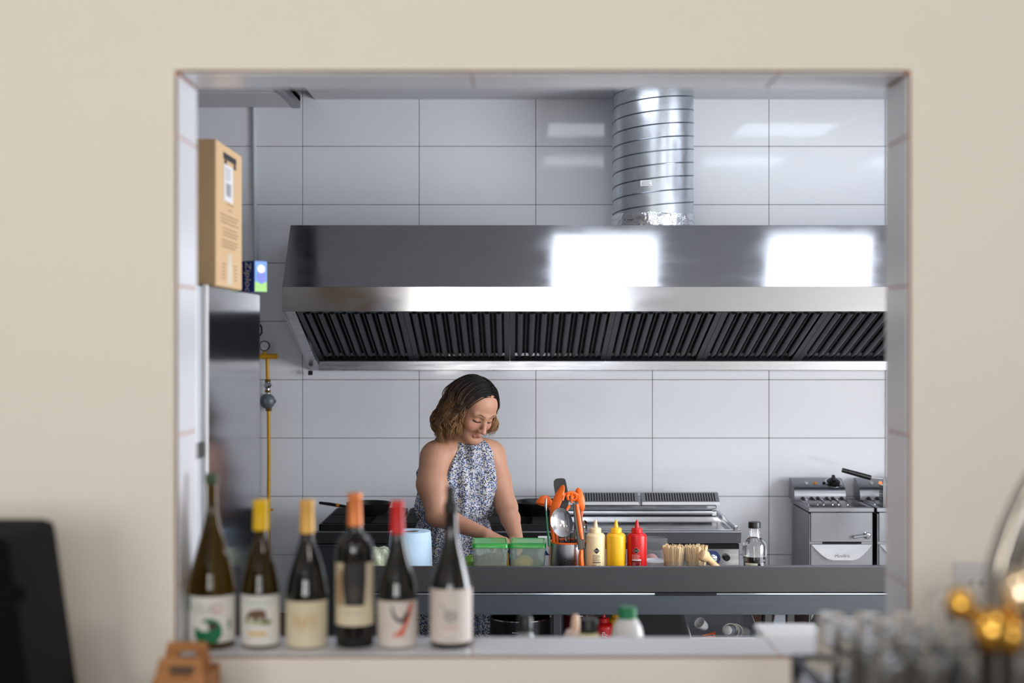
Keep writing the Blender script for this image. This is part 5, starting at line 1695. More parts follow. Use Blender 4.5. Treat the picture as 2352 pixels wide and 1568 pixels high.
tb_small = tumbler(0.102, 0.021, 0.0265).mesh('tumbler', M_tumbler, True, 45)
tb_tall = tumbler(0.142, 0.022, 0.027).mesh('tumbler', M_tumbler, True, 45)
rg2 = random.Random(5)
for j in range(8):
    for i in range(9):
        x = gx0_ + 0.045 + i * 0.0575 + (0.012 if j % 2 else 0) + rg2.uniform(-.001, .001)
        y = gy1_ - 0.045 - j * 0.0575
        if x + 0.028 > gx1_ - 0.01:
            continue
        u_ = 1176 + x / y * FPX
        tall = i >= 3 + j * 0.35
        if u_ > 2420 or (not tall and 784 + (CZ - GZ - 0.102) / y * FPX > 1600):
            continue
        if x > 0.5 and y < 1.86:
            continue
        o = link('glass_tumbler', tb_tall if tall else tb_small, None, (x, y, GZ + 0.0006))
        tag(o, 'tall clear upturned glass on the rack by the tap' if tall else 'short clear upturned glass on the rack by the hatch', 'glass', 'tall upturned glasses' if tall else 'short upturned glasses')

# beer tap
M_gold = P('polished_brass', (226, 176, 84), 0.16, metal=1.0)
M_tapc = P('tap_chrome', (150, 146, 142), 0.15, metal=1.0)
M_tapd = P('dark_tap_column', (34, 28, 26), 0.3, metal=0.5)
D = 1.6
t = thing('beer_tap', 'brass and chrome beer tap with curved neck beside the glasses', 'tap', (0, 0, 0))
sx = W(2290, 1500, D)
part('column', MB().lathe([(0.035, 0), (0.035, 0.012), (0.02, 0.03), (0.019, sx.z - BCZ + 0.01), (0.014, sx.z - BCZ + 0.03), (0, sx.z - BCZ + 0.03)], (sx.x, D, BCZ + 0.0005), 28), M_tapd, t)
nk = [W(2300, 1430, D + 0.01), W(2300, 1370, D + 0.02), W(2312, 1300, D + 0.03), W(2338, 1220, D + 0.04), W(2374, 1140, D + 0.04), W(2420, 1060, D + 0.04), W(2480, 1010, D + 0.03), W(2560, 1030, D + 0.0), W(2590, 1100, D - 0.02)]
part('neck', MB().tube(nk, [0.019, 0.0205, 0.021, 0.021, 0.02, 0.018, 0.014, 0.013, 0.012], 18), M_tapc, t)
k1_ = W(2205, 1388, D - 0.03)
part('handle_knob', MB().ball(k1_, (0.016, 0.016, 0.02), 20, 12), M_gold, t)
k2_ = W(2276, 1448, D - 0.03)
part('valve_body', MB().ball(k2_, (0.022, 0.022, 0.026), 20, 12), M_gold, t)
k3_ = W(2322, 1462, D - 0.02)
part('valve_body', MB().ball(k3_, (0.016, 0.016, 0.022), 20, 12), M_gold, t)
part('lever', MB().tube([k1_, (k1_ + k2_) / 2 + Vector((0, 0, 0.004)), k2_], [0.008, 0.009, 0.012], 10), M_gold, t)
k4_ = W(2342, 1368, D - 0.02)
part('spout_ball', MB().ball(k4_, (0.021, 0.021, 0.032), 20, 14), P('pale_brass', (244, 222, 190), 0.12, metal=1.0), t)
part('spout_stem', MB().tube([k4_, k3_], [0.01, 0.01], 10), M_gold, t)

# ================================================================== the woman
class Field:
    """signed distance field sampled on a grid; shapes are blended in smoothly"""

    def __init__(self, lo, hi, h):
        self.lo = np.array(lo, float)
        self.h = h
        self.n = np.ceil((np.array(hi) - self.lo) / h).astype(int) + 1
        self.F = np.full(self.n, 0.5, np.float32)

    def window(self, lo, hi):
        a = np.clip(np.floor((np.array(lo) - self.lo) / self.h).astype(int), 0, self.n)
        b = np.clip(np.ceil((np.array(hi) - self.lo) / self.h).astype(int) + 1, 0, self.n)
        if np.any(b <= a):
            return None
        ax = [self.lo[i] + self.h * np.arange(a[i], b[i]) for i in range(3)]
        X = np.meshgrid(*ax, indexing='ij')
        return tuple(slice(a[i], b[i]) for i in range(3)), np.stack(X, -1)

    def blend(self, sl, d, k, sub=False):
        f = self.F[sl]
        if sub:
            d = -d
            h = np.maximum(k - np.abs(f - d), 0) / max(k, 1e-6)
            self.F[sl] = np.maximum(f, d) + h * h * k * 0.25
        else:
            h = np.maximum(k - np.abs(f - d), 0) / max(k, 1e-6)
            self.F[sl] = np.minimum(f, d) - h * h * k * 0.25

    def capsule(self, a, b, ra, rb, k=0.02, sub=False):
        a, b = np.array(a, float), np.array(b, float)
        m = max(ra, rb) + k + 3 * self.h + 0.02
        w = self.window(np.minimum(a, b) - m, np.maximum(a, b) + m)
        if w is None:
            return
        sl, X = w
        ab = b - a
        t = np.clip(((X - a) @ ab) / (ab @ ab), 0, 1)
        d = np.linalg.norm(X - a - t[..., None] * ab, axis=-1) - (ra + (rb - ra) * t)
        self.blend(sl, d, k, sub)

    def ellipsoid(self, c, r, R=None, k=0.02, sub=False):
        c, r = np.array(c, float), np.array(r, float)
        m = r.max() + k + 3 * self.h + 0.02
        w = self.window(c - m, c + m)
        if w is None:
            return
        sl, X = w
        q = (X - c)
        if R is not None:
            q = q @ np.array(R)            # R columns are the ellipsoid axes
        k0 = np.linalg.norm(q / r, axis=-1)
        k1 = np.linalg.norm(q / (r * r), axis=-1) + 1e-9
        self.blend(sl, k0 * (k0 - 1) / k1, k, sub)

    def mesh(self):
        F, n = self.F, self.n
        ins = F < 0
        cnt = np.zeros(n - 1, np.int8)
        for i in (0, 1):
            for j in (0, 1):
                for k in (0, 1):
                    cnt += ins[i:n[0] - 1 + i, j:n[1] - 1 + j, k:n[2] - 1 + k]
        act = np.argwhere((cnt > 0) & (cnt < 8))
        idx = np.full(n - 1, -1, np.int64)
        idx[tuple(act.T)] = np.arange(len(act))
        acc = np.zeros((len(act), 3))
        num = np.zeros(len(act))
        corners = [(i, j, k) for i in (0, 1) for j in (0, 1) for k in (0, 1)]
        for c0 in corners:
            for ax in range(3):
                if c0[ax]:
                    continue
                c1 = list(c0)
                c1[ax] = 1
                p0, p1 = act + np.array(c0), act + np.array(c1)
                f0, f1 = F[tuple(p0.T)], F[tuple(p1.T)]
                cr = (f0 < 0) != (f1 < 0)
                t = np.where(cr, f0 / np.where(cr, f0 - f1, 1), 0)
                acc += np.where(cr[:, None], p0 + t[:, None] * (p1 - p0), 0)
                num += cr
        V = self.lo + self.h * acc / num[:, None]
        faces = []
        for ax in range(3):
            a1, a2 = (ax + 1) % 3, (ax + 2) % 3
            s0 = [slice(None)] * 3
            s1 = [slice(None)] * 3
            s0[ax] = slice(0, -1)
            s1[ax] = slice(1, None)
            ch = ins[tuple(s0)] != ins[tuple(s1)]
            E = np.argwhere(ch)
            ok = (E[:, a1] > 0) & (E[:, a2] > 0) & (E[:, a1] < n[a1] - 1) & (E[:, a2] < n[a2] - 1)
            E = E[ok]
            q = []
            for d1, d2 in ((-1, -1), (0, -1), (0, 0), (-1, 0)):
                c = E.copy()
                c[:, a1] += d1
                c[:, a2] += d2
                q.append(idx[tuple(c.T)])
            q = np.stack(q, 1)
            flip = ~ins[tuple(E.T)]
            q[flip] = q[flip][:, ::-1]
            faces.append(q)
        Q = np.concatenate(faces)
        Q = Q[(Q >= 0).all(1)]
        return V, Q


def np_mesh(name, parts_, mat, mats=None):
    V = np.concatenate([p[0] for p in parts_])
    off, Fs = 0, []
    for v, f in parts_:
        Fs += (f + off).tolist()
        off += len(v)
    me = bpy.data.meshes.new(name)
    me.from_pydata(V.tolist(), [], Fs)
    me.polygons.foreach_set('use_smooth', [True] * len(me.polygons))
    me.materials.append(mat)
    return me, V


def A3(v):
    return np.array((v[0], v[1], v[2]), float)


# --- frames
YAW, PITCH, ROLL = math.radians(37), math.radians(31), math.radians(5)
HR = (Matrix.Rotation(YAW, 3, 'Z') @ Matrix.Rotation(PITCH, 3, 'X') @ Matrix.Rotation(ROLL, 3, 'Y'))
HS = 1.06
eye_mid = W(1110, 964, 5.93)
HO = eye_mid - HR @ Vector((0, -0.075 * HS, 0.0))
HRn = np.array(HR)


def hp(x, y, z):
    return A3(HO + HR @ Vector((x * HS, y * HS, z * HS)))


BYAW = math.radians(40)
BR = Matrix.Rotation(BYAW, 3, 'Z')
BRn = np.array(BR)
lat = A3(BR @ Vector((1, 0, 0)))        # her left
fwd = A3(BR @ Vector((0, -1, 0)))       # the way she faces
upv = np.array((0, 0, 1.0))

neck_b = A3(W(1070, 1022, 6.05))
chest = A3(W(1046, 1098, 6.08))
waist = A3(W(1042, 1186, 6.08))
hips = A3(W(1040, 1262, 6.09))
r_sh, r_mid, r_el = A3(W(1000, 1052, 5.97)), A3(W(994, 1112, 5.92)), A3(W(1004, 1184, 5.885))
r_wr = A3(W(1116, 1227, 5.77))
l_sh, l_mid, l_el = A3(W(1130, 1048, 6.17)), A3(W(1145, 1105, 6.14)), A3(W(1164, 1165, 6.06))
l_wr = A3(W(1188, 1241, 5.84))

# hand of her right arm: knuckles, then fingers curling down behind the containers
hdir = A3(W(1146, 1239, 5.72)) - r_wr
hdir /= np.linalg.norm(hdir)
hside = np.cross(hdir, upv)
hside /= np.linalg.norm(hside)          # across the knuckles (towards +Y or -Y)
hup = np.cross(hside, hdir)


def add_hand(f, wr, hd, hs, hu, thumb_side):
    palm0 = wr + hd * 0.012
    palm1 = wr + hd * 0.088
    for s in (-1.5, -0.5, 0.5, 1.5):
        f.capsule(palm0 + hs * 0.009 * s, palm1 + hs * 0.0185 * s - hu * 0.002 * abs(s), 0.0165, 0.0118, 0.012)
    L = (0.072, 0.082, 0.078, 0.060)
    for i, s in enumerate((-1.5, -0.5, 0.5, 1.5)):
        s = s * -thumb_side
        k = wr + hd * (0.088 - 0.004 * abs(s)) + hs * 0.0195 * s
        l = L[i]
        d1 = hd * 0.80 - hu * 0.60
        d2 = hd * 0.25 - hu * 0.97
        d3 = -hd * 0.25 - hu * 0.97
        j1 = k + d1 * l * 0.46
        j2 = j1 + d2 * l * 0.32
        j3 = j2 + d3 * l * 0.25
        f.capsule(k, j1, 0.0098, 0.0088, 0.005)
        f.capsule(j1, j2, 0.0088, 0.0080, 0.004)
        f.capsule(j2, j3, 0.0080, 0.0070, 0.004)
    tb0 = wr + hd * 0.028 + hs * 0.020 * thumb_side
    tb1 = tb0 + hd * 0.030 + hs * 0.024 * thumb_side - hu * 0.018
    tb2 = tb1 + hd * 0.030 + hs * 0.004 * thumb_side - hu * 0.014
    f.capsule(tb0, tb1, 0.0155, 0.0115, 0.010)
    f.capsule(tb1, tb2, 0.0110, 0.0085, 0.005)


def add_body(f):
    # legs and feet
    for s in (-1, 1):
        hip = hips + lat * 0.09 * s - upv * 0.06
        knee = hips * [1, 1, 0] + lat * 0.10 * s + fwd * 0.03 + upv * 0.46
        ank = hips * [1, 1, 0] + lat * 0.11 * s - fwd * 0.02 + upv * 0.085
        f.capsule(hip, knee, 0.095, 0.062, 0.03)
        f.capsule(knee, ank, 0.06, 0.038, 0.02)
        f.capsule(ank - upv * 0.035, ank + fwd * 0.12 - upv * 0.055, 0.036, 0.028, 0.02)
    # trunk
    f.ellipsoid(hips, (0.185, 0.15, 0.15), BRn, 0.04)
    f.ellipsoid(waist, (0.125, 0.105, 0.14), BRn, 0.05)
    f.ellipsoid(chest, (0.152, 0.105, 0.165), BRn, 0.05)
    for s in (-1, 1):
        f.ellipsoid(chest + lat * 0.068 * s + fwd * 0.075 - upv * 0.03, (0.06, 0.05, 0.06), BRn, 0.03)
    f.capsule(r_sh + lat * 0.03 + upv * 0.012, l_sh - lat * 0.03 + upv * 0.012, 0.056, 0.054, 0.04)
    f.capsule(chest + upv * 0.07, neck_b, 0.075, 0.05, 0.04)
    # trapezius and neck
    f.capsule(neck_b + upv * 0.01, r_sh + upv * 0.02, 0.045, 0.04, 0.04)
    f.capsule(neck_b + upv * 0.01, l_sh + upv * 0.02, 0.045, 0.04, 0.04)
    f.capsule(neck_b - upv * 0.02, hp(0, 0.02, -0.055), 0.05, 0.048, 0.03)
    # her right arm
    f.capsule(r_sh, r_mid, 0.066, 0.066, 0.03)
    f.capsule(r_mid, r_el, 0.066, 0.044, 0.02)
    fm = r_el * 0.68 + r_wr * 0.32
    f.capsule(r_el, fm, 0.043, 0.040, 0.02)
    f.capsule(fm, r_wr, 0.040, 0.0255, 0.015)
    # her left arm
    f.capsule(l_sh, l_mid, 0.058, 0.053, 0.03)
    f.capsule(l_mid, l_el, 0.053, 0.044, 0.02)
    fm = l_el * 0.65 + l_wr * 0.35
    f.capsule(l_el, fm, 0.044, 0.040, 0.02)
    f.capsule(fm, l_wr, 0.040, 0.0260, 0.015)
    # hands
    f_r = hdir
    add_hand(f, r_wr, hdir, hside, hup, 1)
    ld = np.array((-0.50, -0.84, -0.16))
    ld /= np.linalg.norm(ld)
    ls = np.cross(ld, upv)
    ls /= np.linalg.norm(ls)
    lu = np.cross(ls, ld)
    add_hand(f, l_wr, ld, ls, lu, -1)


def add_head(f):
    s = HS

    def ell(x, y, z, rx, ry, rz, k=0.02, sub=False):
        f.ellipsoid(hp(x, y, z), (rx * s, ry * s, rz * s), HRn, k * s, sub)

    def cap(a, b, ra, rb, k=0.012, sub=False):
        f.capsule(hp(*a), hp(*b), ra * s, rb * s, k * s, sub)
    ell(0, 0.018, 0.034, 0.074, 0.092, 0.084)
    ell(0, -0.028, -0.012, 0.061, 0.060, 0.088, 0.03)
    ell(0, -0.045, 0.045, 0.055, 0.036, 0.045, 0.03)
    cap((-0.046, 0.008, -0.055), (-0.014, -0.062, -0.098), 0.020, 0.018, 0.025)
    cap((0.046, 0.008, -0.055), (0.014, -0.062, -0.098), 0.020, 0.018, 0.025)
    ell(0, -0.069, -0.100, 0.019, 0.015, 0.015, 0.014)
    for q in (-1, 1):
        ell(q * 0.036, -0.056, -0.032, 0.024, 0.022, 0.022, 0.02)
        cap((q * 0.010, -0.084, 0.020), (q * 0.044, -0.068, 0.022), 0.009, 0.008, 0.014)
        ell(q * 0.031, -0.094, 0.002, 0.016, 0.015, 0.010, 0.012, True)
        ell(q * 0.031, -0.0685, -0.001, 0.0155, 0.0145, 0.0135, 0.004)
        ell(q * 0.0108, -0.0955, -0.042, 0.0076, 0.0100, 0.0070, 0.006)
        ell(q * 0.072, 0.012, -0.012, 0.008, 0.016, 0.028, 0.006)
    cap((0, -0.083, 0.012), (0, -0.1055, -0.035), 0.0068, 0.0092, 0.012)
    ell(0, -0.1075, -0.039, 0.0098, 0.0095, 0.0088, 0.006)
    # lips
    cap((-0.018, -0.0815, -0.0705), (0.0, -0.0880, -0.0680), 0.0030, 0.0042, 0.006)
    cap((0.018, -0.0815, -0.0705), (0.0, -0.0880, -0.0680), 0.0030, 0.0042, 0.006)
    cap((-0.013, -0.0815, -0.0768), (0.013, -0.0815, -0.0768), 0.0044, 0.0044, 0.006)


# body at 5 mm, head at 2.2 mm, hands at 2.5 mm; the regions meet edge to edge
neck_cut = (HO.z - 0.125)
fb = Field((-0.75, 5.45, 0.0), (0.25, 6.5, 1.47), 0.0055)
add_body(fb)
add_head(fb)
Vb, Qb = fb.mesh()
hands_lo = np.array((-0.135, 5.5, 0.83))
hands_hi = np.array((0.12, 5.80, 1.02))
inh = ((Vb[Qb].mean(1) > hands_lo + 0.006) & (Vb[Qb].mean(1) < hands_hi - 0.006)).all(1)
hc = A3(HO)
head_lo, head_hi = hc - np.array((0.17, 0.19, 0.165)), hc + np.array((0.17, 0.17, 0.16))
inhead = ((Vb[Qb].mean(1) > head_lo + 0.006) & (Vb[Qb].mean(1) < head_hi - 0.006)).all(1)
Qb = Qb[~(inh | inhead)]
fh = Field(head_lo, head_hi, 0.0021)
add_body(fh)
add_head(fh)
Vh, Qh = fh.mesh()
fn = Field(hands_lo, hands_hi, 0.0025)
add_body(fn)
Vn, Qn = fn.mesh()
del fb, fn

M_skin = bpy.data.materials.new('skin')
M_skin.use_nodes = True
nt = M_skin.node_tree
bs = nt.nodes['Principled BSDF']
bs.inputs['Roughness'].default_value = 0.48
bs.inputs['Specular IOR Level'].default_value = 0.4
bs.inputs['Subsurface Weight'].default_value = 0.12
bs.inputs['Subsurface Radius'].default_value = (0.9, 0.35, 0.2)
bs.inputs['Subsurface Scale'].default_value = 0.006
at = nt.nodes.new('ShaderNodeAttribute')
at.attribute_name = 'tint'
nz = nt.nodes.new('ShaderNodeTexNoise')
nz.inputs['Scale'].default_value = 55
mx = nt.nodes.new('ShaderNodeMix')
mx.data_type = 'RGBA'
mx.blend_type = 'MULTIPLY'
mx.inputs[7].default_value = (0.86, 0.80, 0.78, 1)
nt.links.new(nz.outputs['Fac'], mx.inputs[0])
nt.links.new(at.outputs['Color'], mx.inputs[6])
nt.links.new(mx.outputs[2], bs.inputs['Base Color'])

woman = thing('person', 'woman in a blue floral sleeveless dress working at the prep table', 'person', (0, 0, 0))
me, V = np_mesh('body', [(Vb, Qb), (Vh, Qh), (Vn, Qn)], M_skin)
# natural colouring: brows, lashes, lips, a little redness on cheeks, nose and shoulder tops; nostrils and lip line painted as shade
L = ((V - hc) @ HRn) / HS
base = np.array(rgb((188, 141, 115))[:3])
C = np.tile(base, (len(V), 1))


def seg_d(Pt, a, b):
    a, b = np.array(a), np.array(b)
    t = np.clip(((Pt - a) @ (b - a)) / ((b - a) @ (b - a)), 0, 1)
    return np.linalg.norm(Pt - a - t[:, None] * (b - a), axis=1)


def mixc(w, col):
    global C
    w = np.clip(w, 0, 1)[:, None]
    C = C * (1 - w) + w * np.array(rgb(col)[:3])


front = L[:, 1] < -0.03
for q in (-1, 1):
    mixc(0.30 * np.exp(-((np.linalg.norm(L - [q * 0.038, -0.07, -0.035], axis=1) / 0.02) ** 2)), (208, 120, 104))
    d = np.minimum(seg_d(L * [1, 0.35, 1], (q * 0.012, -0.031, 0.021), (q * 0.032, -0.030, 0.0275)), seg_d(L * [1, 0.35, 1], (q * 0.032, -0.030, 0.0275), (q * 0.050, -0.022, 0.0225)))
    mixc((1.1 - (d / 0.0036) ** 2) * front * 0.9, (58, 42, 36))
    d = np.minimum(seg_d(L * [1, 0.3, 1], (q * 0.0175, -0.0245, -0.0062), (q * 0.031, -0.026, -0.0094)), seg_d(L * [1, 0.3, 1], (q * 0.031, -0.026, -0.0094), (q * 0.0455, -0.0215, -0.0058)))
    mixc((1.3 - (d / 0.0034) ** 2) * front * (L[:, 1] < -0.05) * 0.95, (30, 22, 22))
    d = np.linalg.norm((L - [q * 0.031, -0.075, 0.006]) / [0.017, 0.03, 0.0075], axis=1)
    mixc((1 - d) * 0.5 * front, (166, 112, 92))
    mixc(0.9 * (1 - np.linalg.norm((L - [q * 0.0075, -0.103, -0.0505]) / [0.0035, 0.008, 0.0026], axis=1)), (96, 52, 44))  # nostril shade put in as colour, no openings modelled
lipd = np.linalg.norm((L - [0, -0.088, -0.0728]) / [0.0245, 0.02, 0.0098], axis=1)
mixc((1.05 - lipd) * 2.5 * front * 0.7, (172, 104, 96))
mixc((1 - seg_d(L * [1, 0, 1], (-0.019, 0, -0.0726), (0.019, 0, -0.0726)) / 0.0016) * front * 0.6, (112, 56, 52))  # dark crease between the lips, painted instead of a groove
mixc(0.35 * np.exp(-((np.linalg.norm(L - [0, -0.112, -0.04], axis=1) / 0.013) ** 2)), (206, 120, 104))
ca_ = me.color_attributes.new('tint', 'FLOAT_COLOR', 'POINT')
ca_.data.foreach_set('color', np.concatenate([C, np.ones((len(C), 1))], 1).astype(np.float32).ravel())
body_o = link('body', me, woman)

# --- dress: gathered halter bodice, blousing over the waist, full skirt
M_dress = bpy.data.materials.new('blue_floral_cotton')
M_dress.use_nodes = True
nt = M_dress.node_tree
bs = nt.nodes['Principled BSDF']
bs.inputs['Roughness'].default_value = 0.85
tc = nt.nodes.new('ShaderNodeTexCoord')
wn = nt.nodes.new('ShaderNodeTexNoise')
wn.inputs['Scale'].default_value = 90
wm = nt.nodes.new('ShaderNodeMix')
wm.data_type = 'RGBA'
wm.inputs[0].default_value = 0.004
nt.links.new(tc.outputs['Object'], wn.inputs['Vector'])
nt.links.new(tc.outputs['Object'], wm.inputs[6])
nt.links.new(wn.outputs['Color'], wm.inputs[7])
prev = None
base_col = rgb((186, 188, 194))
for sc_n, thr, colr, soft in ((112, 0.46, (184, 168, 136), 0.10), (136, 0.52, (84, 104, 158), 0.10), (160, 0.54, (48, 50, 66), 0.08)):
    vo_ = nt.nodes.new('ShaderNodeTexVoronoi')
    vo_.inputs['Scale'].default_value = sc_n
    nt.links.new(wm.outputs[2], vo_.inputs['Vector'])
    rp_ = nt.nodes.new('ShaderNodeMapRange')
    rp_.inputs['From Min'].default_value = thr
    rp_.inputs['From Max'].default_value = thr - soft
    nt.links.new(vo_.outputs['Distance'], rp_.inputs['Value'])
    # keep only about half of the cells as flowers
    sp_ = nt.nodes.new('ShaderNodeSeparateColor')
    nt.links.new(vo_.outputs['Color'], sp_.inputs[0])
    gt = nt.nodes.new('ShaderNodeMath')
    gt.operation = 'GREATER_THAN'
    gt.inputs[1].default_value = 0.34
    nt.links.new(sp_.outputs[0], gt.inputs[0])
    ml = nt.nodes.new('ShaderNodeMath')
    ml.operation = 'MULTIPLY'
    nt.links.new(gt.outputs[0], ml.inputs[0])
    nt.links.new(rp_.outputs[0], ml.inputs[1])
    mm_ = nt.nodes.new('ShaderNodeMix')
    mm_.data_type = 'RGBA'
    if prev is None:
        mm_.inputs[6].default_value = base_col
    else:
        nt.links.new(prev, mm_.inputs[6])
    mm_.inputs[7].default_value = rgb(colr)
    nt.links.new(ml.outputs[0], mm_.inputs[0])
    prev = mm_.outputs[2]
nt.links.new(prev, bs.inputs['Base Color'])

fd = Field((-0.62, 5.78, 0.24), (0.14, 6.42, 1.40), 0.0048)
# bodice
fd.ellipsoid(chest, (0.172, 0.134, 0.175), BRn, 0.04)
for s in (-1, 1):
    fd.ellipsoid(chest + lat * 0.068 * s + fwd * 0.088 - upv * 0.03, (0.075, 0.066, 0.085), BRn, 0.05)
fd.capsule(chest + upv * 0.07, neck_b + upv * 0.02 + fwd * 0.006, 0.100, 0.071, 0.06)
fd.capsule(chest + lat * 0.06 + upv * 0.03 + fwd * 0.05, neck_b - upv * 0.01 + fwd * 0.02 + lat * 0.02, 0.075, 0.05, 0.05)
fd.capsule(chest - lat * 0.06 + upv * 0.03 + fwd * 0.05, neck_b - upv * 0.01 + fwd * 0.02 - lat * 0.02, 0.075, 0.05, 0.05)
fd.ellipsoid(waist + upv * 0.045, (0.174, 0.150, 0.075), BRn, 0.05)
fd.ellipsoid(waist - upv * 0.01, (0.155, 0.136, 0.06), BRn, 0.03)
# skirt as a stack of widening ellipses
sk_top = waist[2] - 0.005
for i in range(14):
    z = sk_top - 0.045 - i * 0.05
    a = min(1.0, (i + 1) / 4)
    c_ = waist * [1, 1, 0] + (hips - waist) * [1, 1, 0] * a + upv * z
    fd.ellipsoid(c_, (0.155 + 0.045 * a + 0.003 * i, 0.135 + 0.035 * a + 0.003 * i, 0.07), BRn, 0.03)
sl, X = fd.window((-9, -9, -9), (9, 9, 9))
q = (X - waist) @ np.stack([lat, fwd, upv], 1)
th_ = np.arctan2(q[..., 0], q[..., 1])
zz = X[..., 2]
zc2 = neck_b[2]
# gathers: fine at the collar and the waist seam, broad folds on the skirt
wob = np.sin(th_ * 3 + zz * 9) * 0.9
up_g = np.clip((zz - waist[2]) / (zc2 - waist[2]), 0, 1)
fold = np.sin(th_ * 21 + wob + 1.3 * np.sin(zz * 11)) * (0.0042 + 0.0022 * up_g)
fold += np.sin(th_ * 9 + 2.0 * np.sin(zz * 7 + 1)) * 0.0105 * (0.45 + up_g)
fold_s = np.sin(th_ * 13 + 0.8 * np.sin(zz * 6)) * 0.0075 + np.sin(th_ * 29 + wob) * 0.0022
seam = np.exp(-((zz - waist[2]) / 0.018) ** 2)
fold_w = np.sin(th_ * 46) * 0.0028 * seam
F = fd.F
F += np.where(zz > waist[2], fold, fold_s * np.clip((waist[2] - zz) / 0.12, 0.25, 1)).astype(np.float32) + fold_w.astype(np.float32)
F += (0.010 * np.exp(-((zz - waist[2] + 0.008) / 0.011) ** 2)).astype(np.float32)      # drawn-in waist seam
# deep centre fold down the front
F += (0.009 * np.exp(-((q[..., 0] - 0.004 - 0.02 * np.sin(zz * 8)) / 0.008) ** 2) * (q[..., 1] > 0.03) * np.clip(1 - np.abs(zz - chest[2] - 0.02) / 0.15, 0, 1)).astype(np.float32)
# armholes of the halter: cut the shoulders away
w_h = 0.072 + 0.110 * np.clip((zc2 + 0.005 - zz) / 0.155, 0, 1) ** 1.25
w_h = np.where(zz < zc2 - 0.16, 9.0, w_h)
qn = (X - neck_b) @ np.stack([lat, fwd, upv], 1)
cut = (np.abs(qn[..., 0]) - w_h)
# neckline: dips at the front
top = zz - (zc2 + 0.030 - 0.026 * np.clip(qn[..., 1] / 0.07, -0.6, 1) + 0.05 * np.abs(qn[..., 0]) + 0.003 * np.sin(th_ * 46))
F[...] = np.maximum(np.maximum(F, cut * 0.8), top * 0.9)
# hem
F[...] = np.maximum(F, 0.30 - zz)
Vd, Qd = fd.mesh()
del fd, X, q, qn, F
med, _ = np_mesh('dress', [(Vd, Qd)], M_dress)
dress = link('dress', med, woman)
part('collar_ruffle', MB().tube([A3(neck_b) + lat * (0.064 * math.cos(a)) + fwd * (0.006 + 0.064 * math.sin(a)) + upv * (0.026 - 0.024 * max(-0.5, math.sin(a)) + 0.003 * math.sin(a * 17)) for a in [2 * PI * i / 60 for i in range(60)]],
                                0.0055, 8, closed=True), M_dress, dress)

# shoes
for s in (-1, 1):
    a_k = hips * [1, 1, 0] + lat * 0.11 * s - fwd * 0.02
    part('shoe', MB().tube([a_k - fwd * 0.05 + upv * 0.042, a_k - fwd * 0.03 + upv * 0.045, a_k + fwd * 0.05 + upv * 0.042, a_k + fwd * 0.13 + upv * 0.034, a_k + fwd * 0.18 + upv * 0.03], [0.03, 0.042, 0.042, 0.036, 0.014], 14, flat=0.8), M_black_pl, woman)

# --- hair: scalp cap and combed wavy strands
rs = np.random.RandomState(11)
cx0, cr0 = np.array((0, 0.020, 0.040)), np.array((0.0775, 0.0955, 0.087))
fc = Field(head_lo, head_hi, 0.003)
fc.ellipsoid(hp(*cx0), (cr0 * HS * 0.995), HRn, 0.01)
sl, X = fc.window((-9, -9, -9), (9, 9, 9))
Lc = ((X - hc) @ HRn) / HS
line = 0.026 + 0.012 * np.clip(1 - np.abs(Lc[..., 0] - 0.012) / 0.02, 0, 1)
keep = -(Lc[..., 1] * 0.80 + Lc[..., 2] * 0.60 + 0.0 - 0.010 + 0.75 * np.maximum(np.abs(Lc[..., 0]) - 0.035, 0) - 0.0) 
fc.F[...] = np.maximum(fc.F, keep * HS)
Vc, Qc = fc.mesh()
del fc, X, Lc


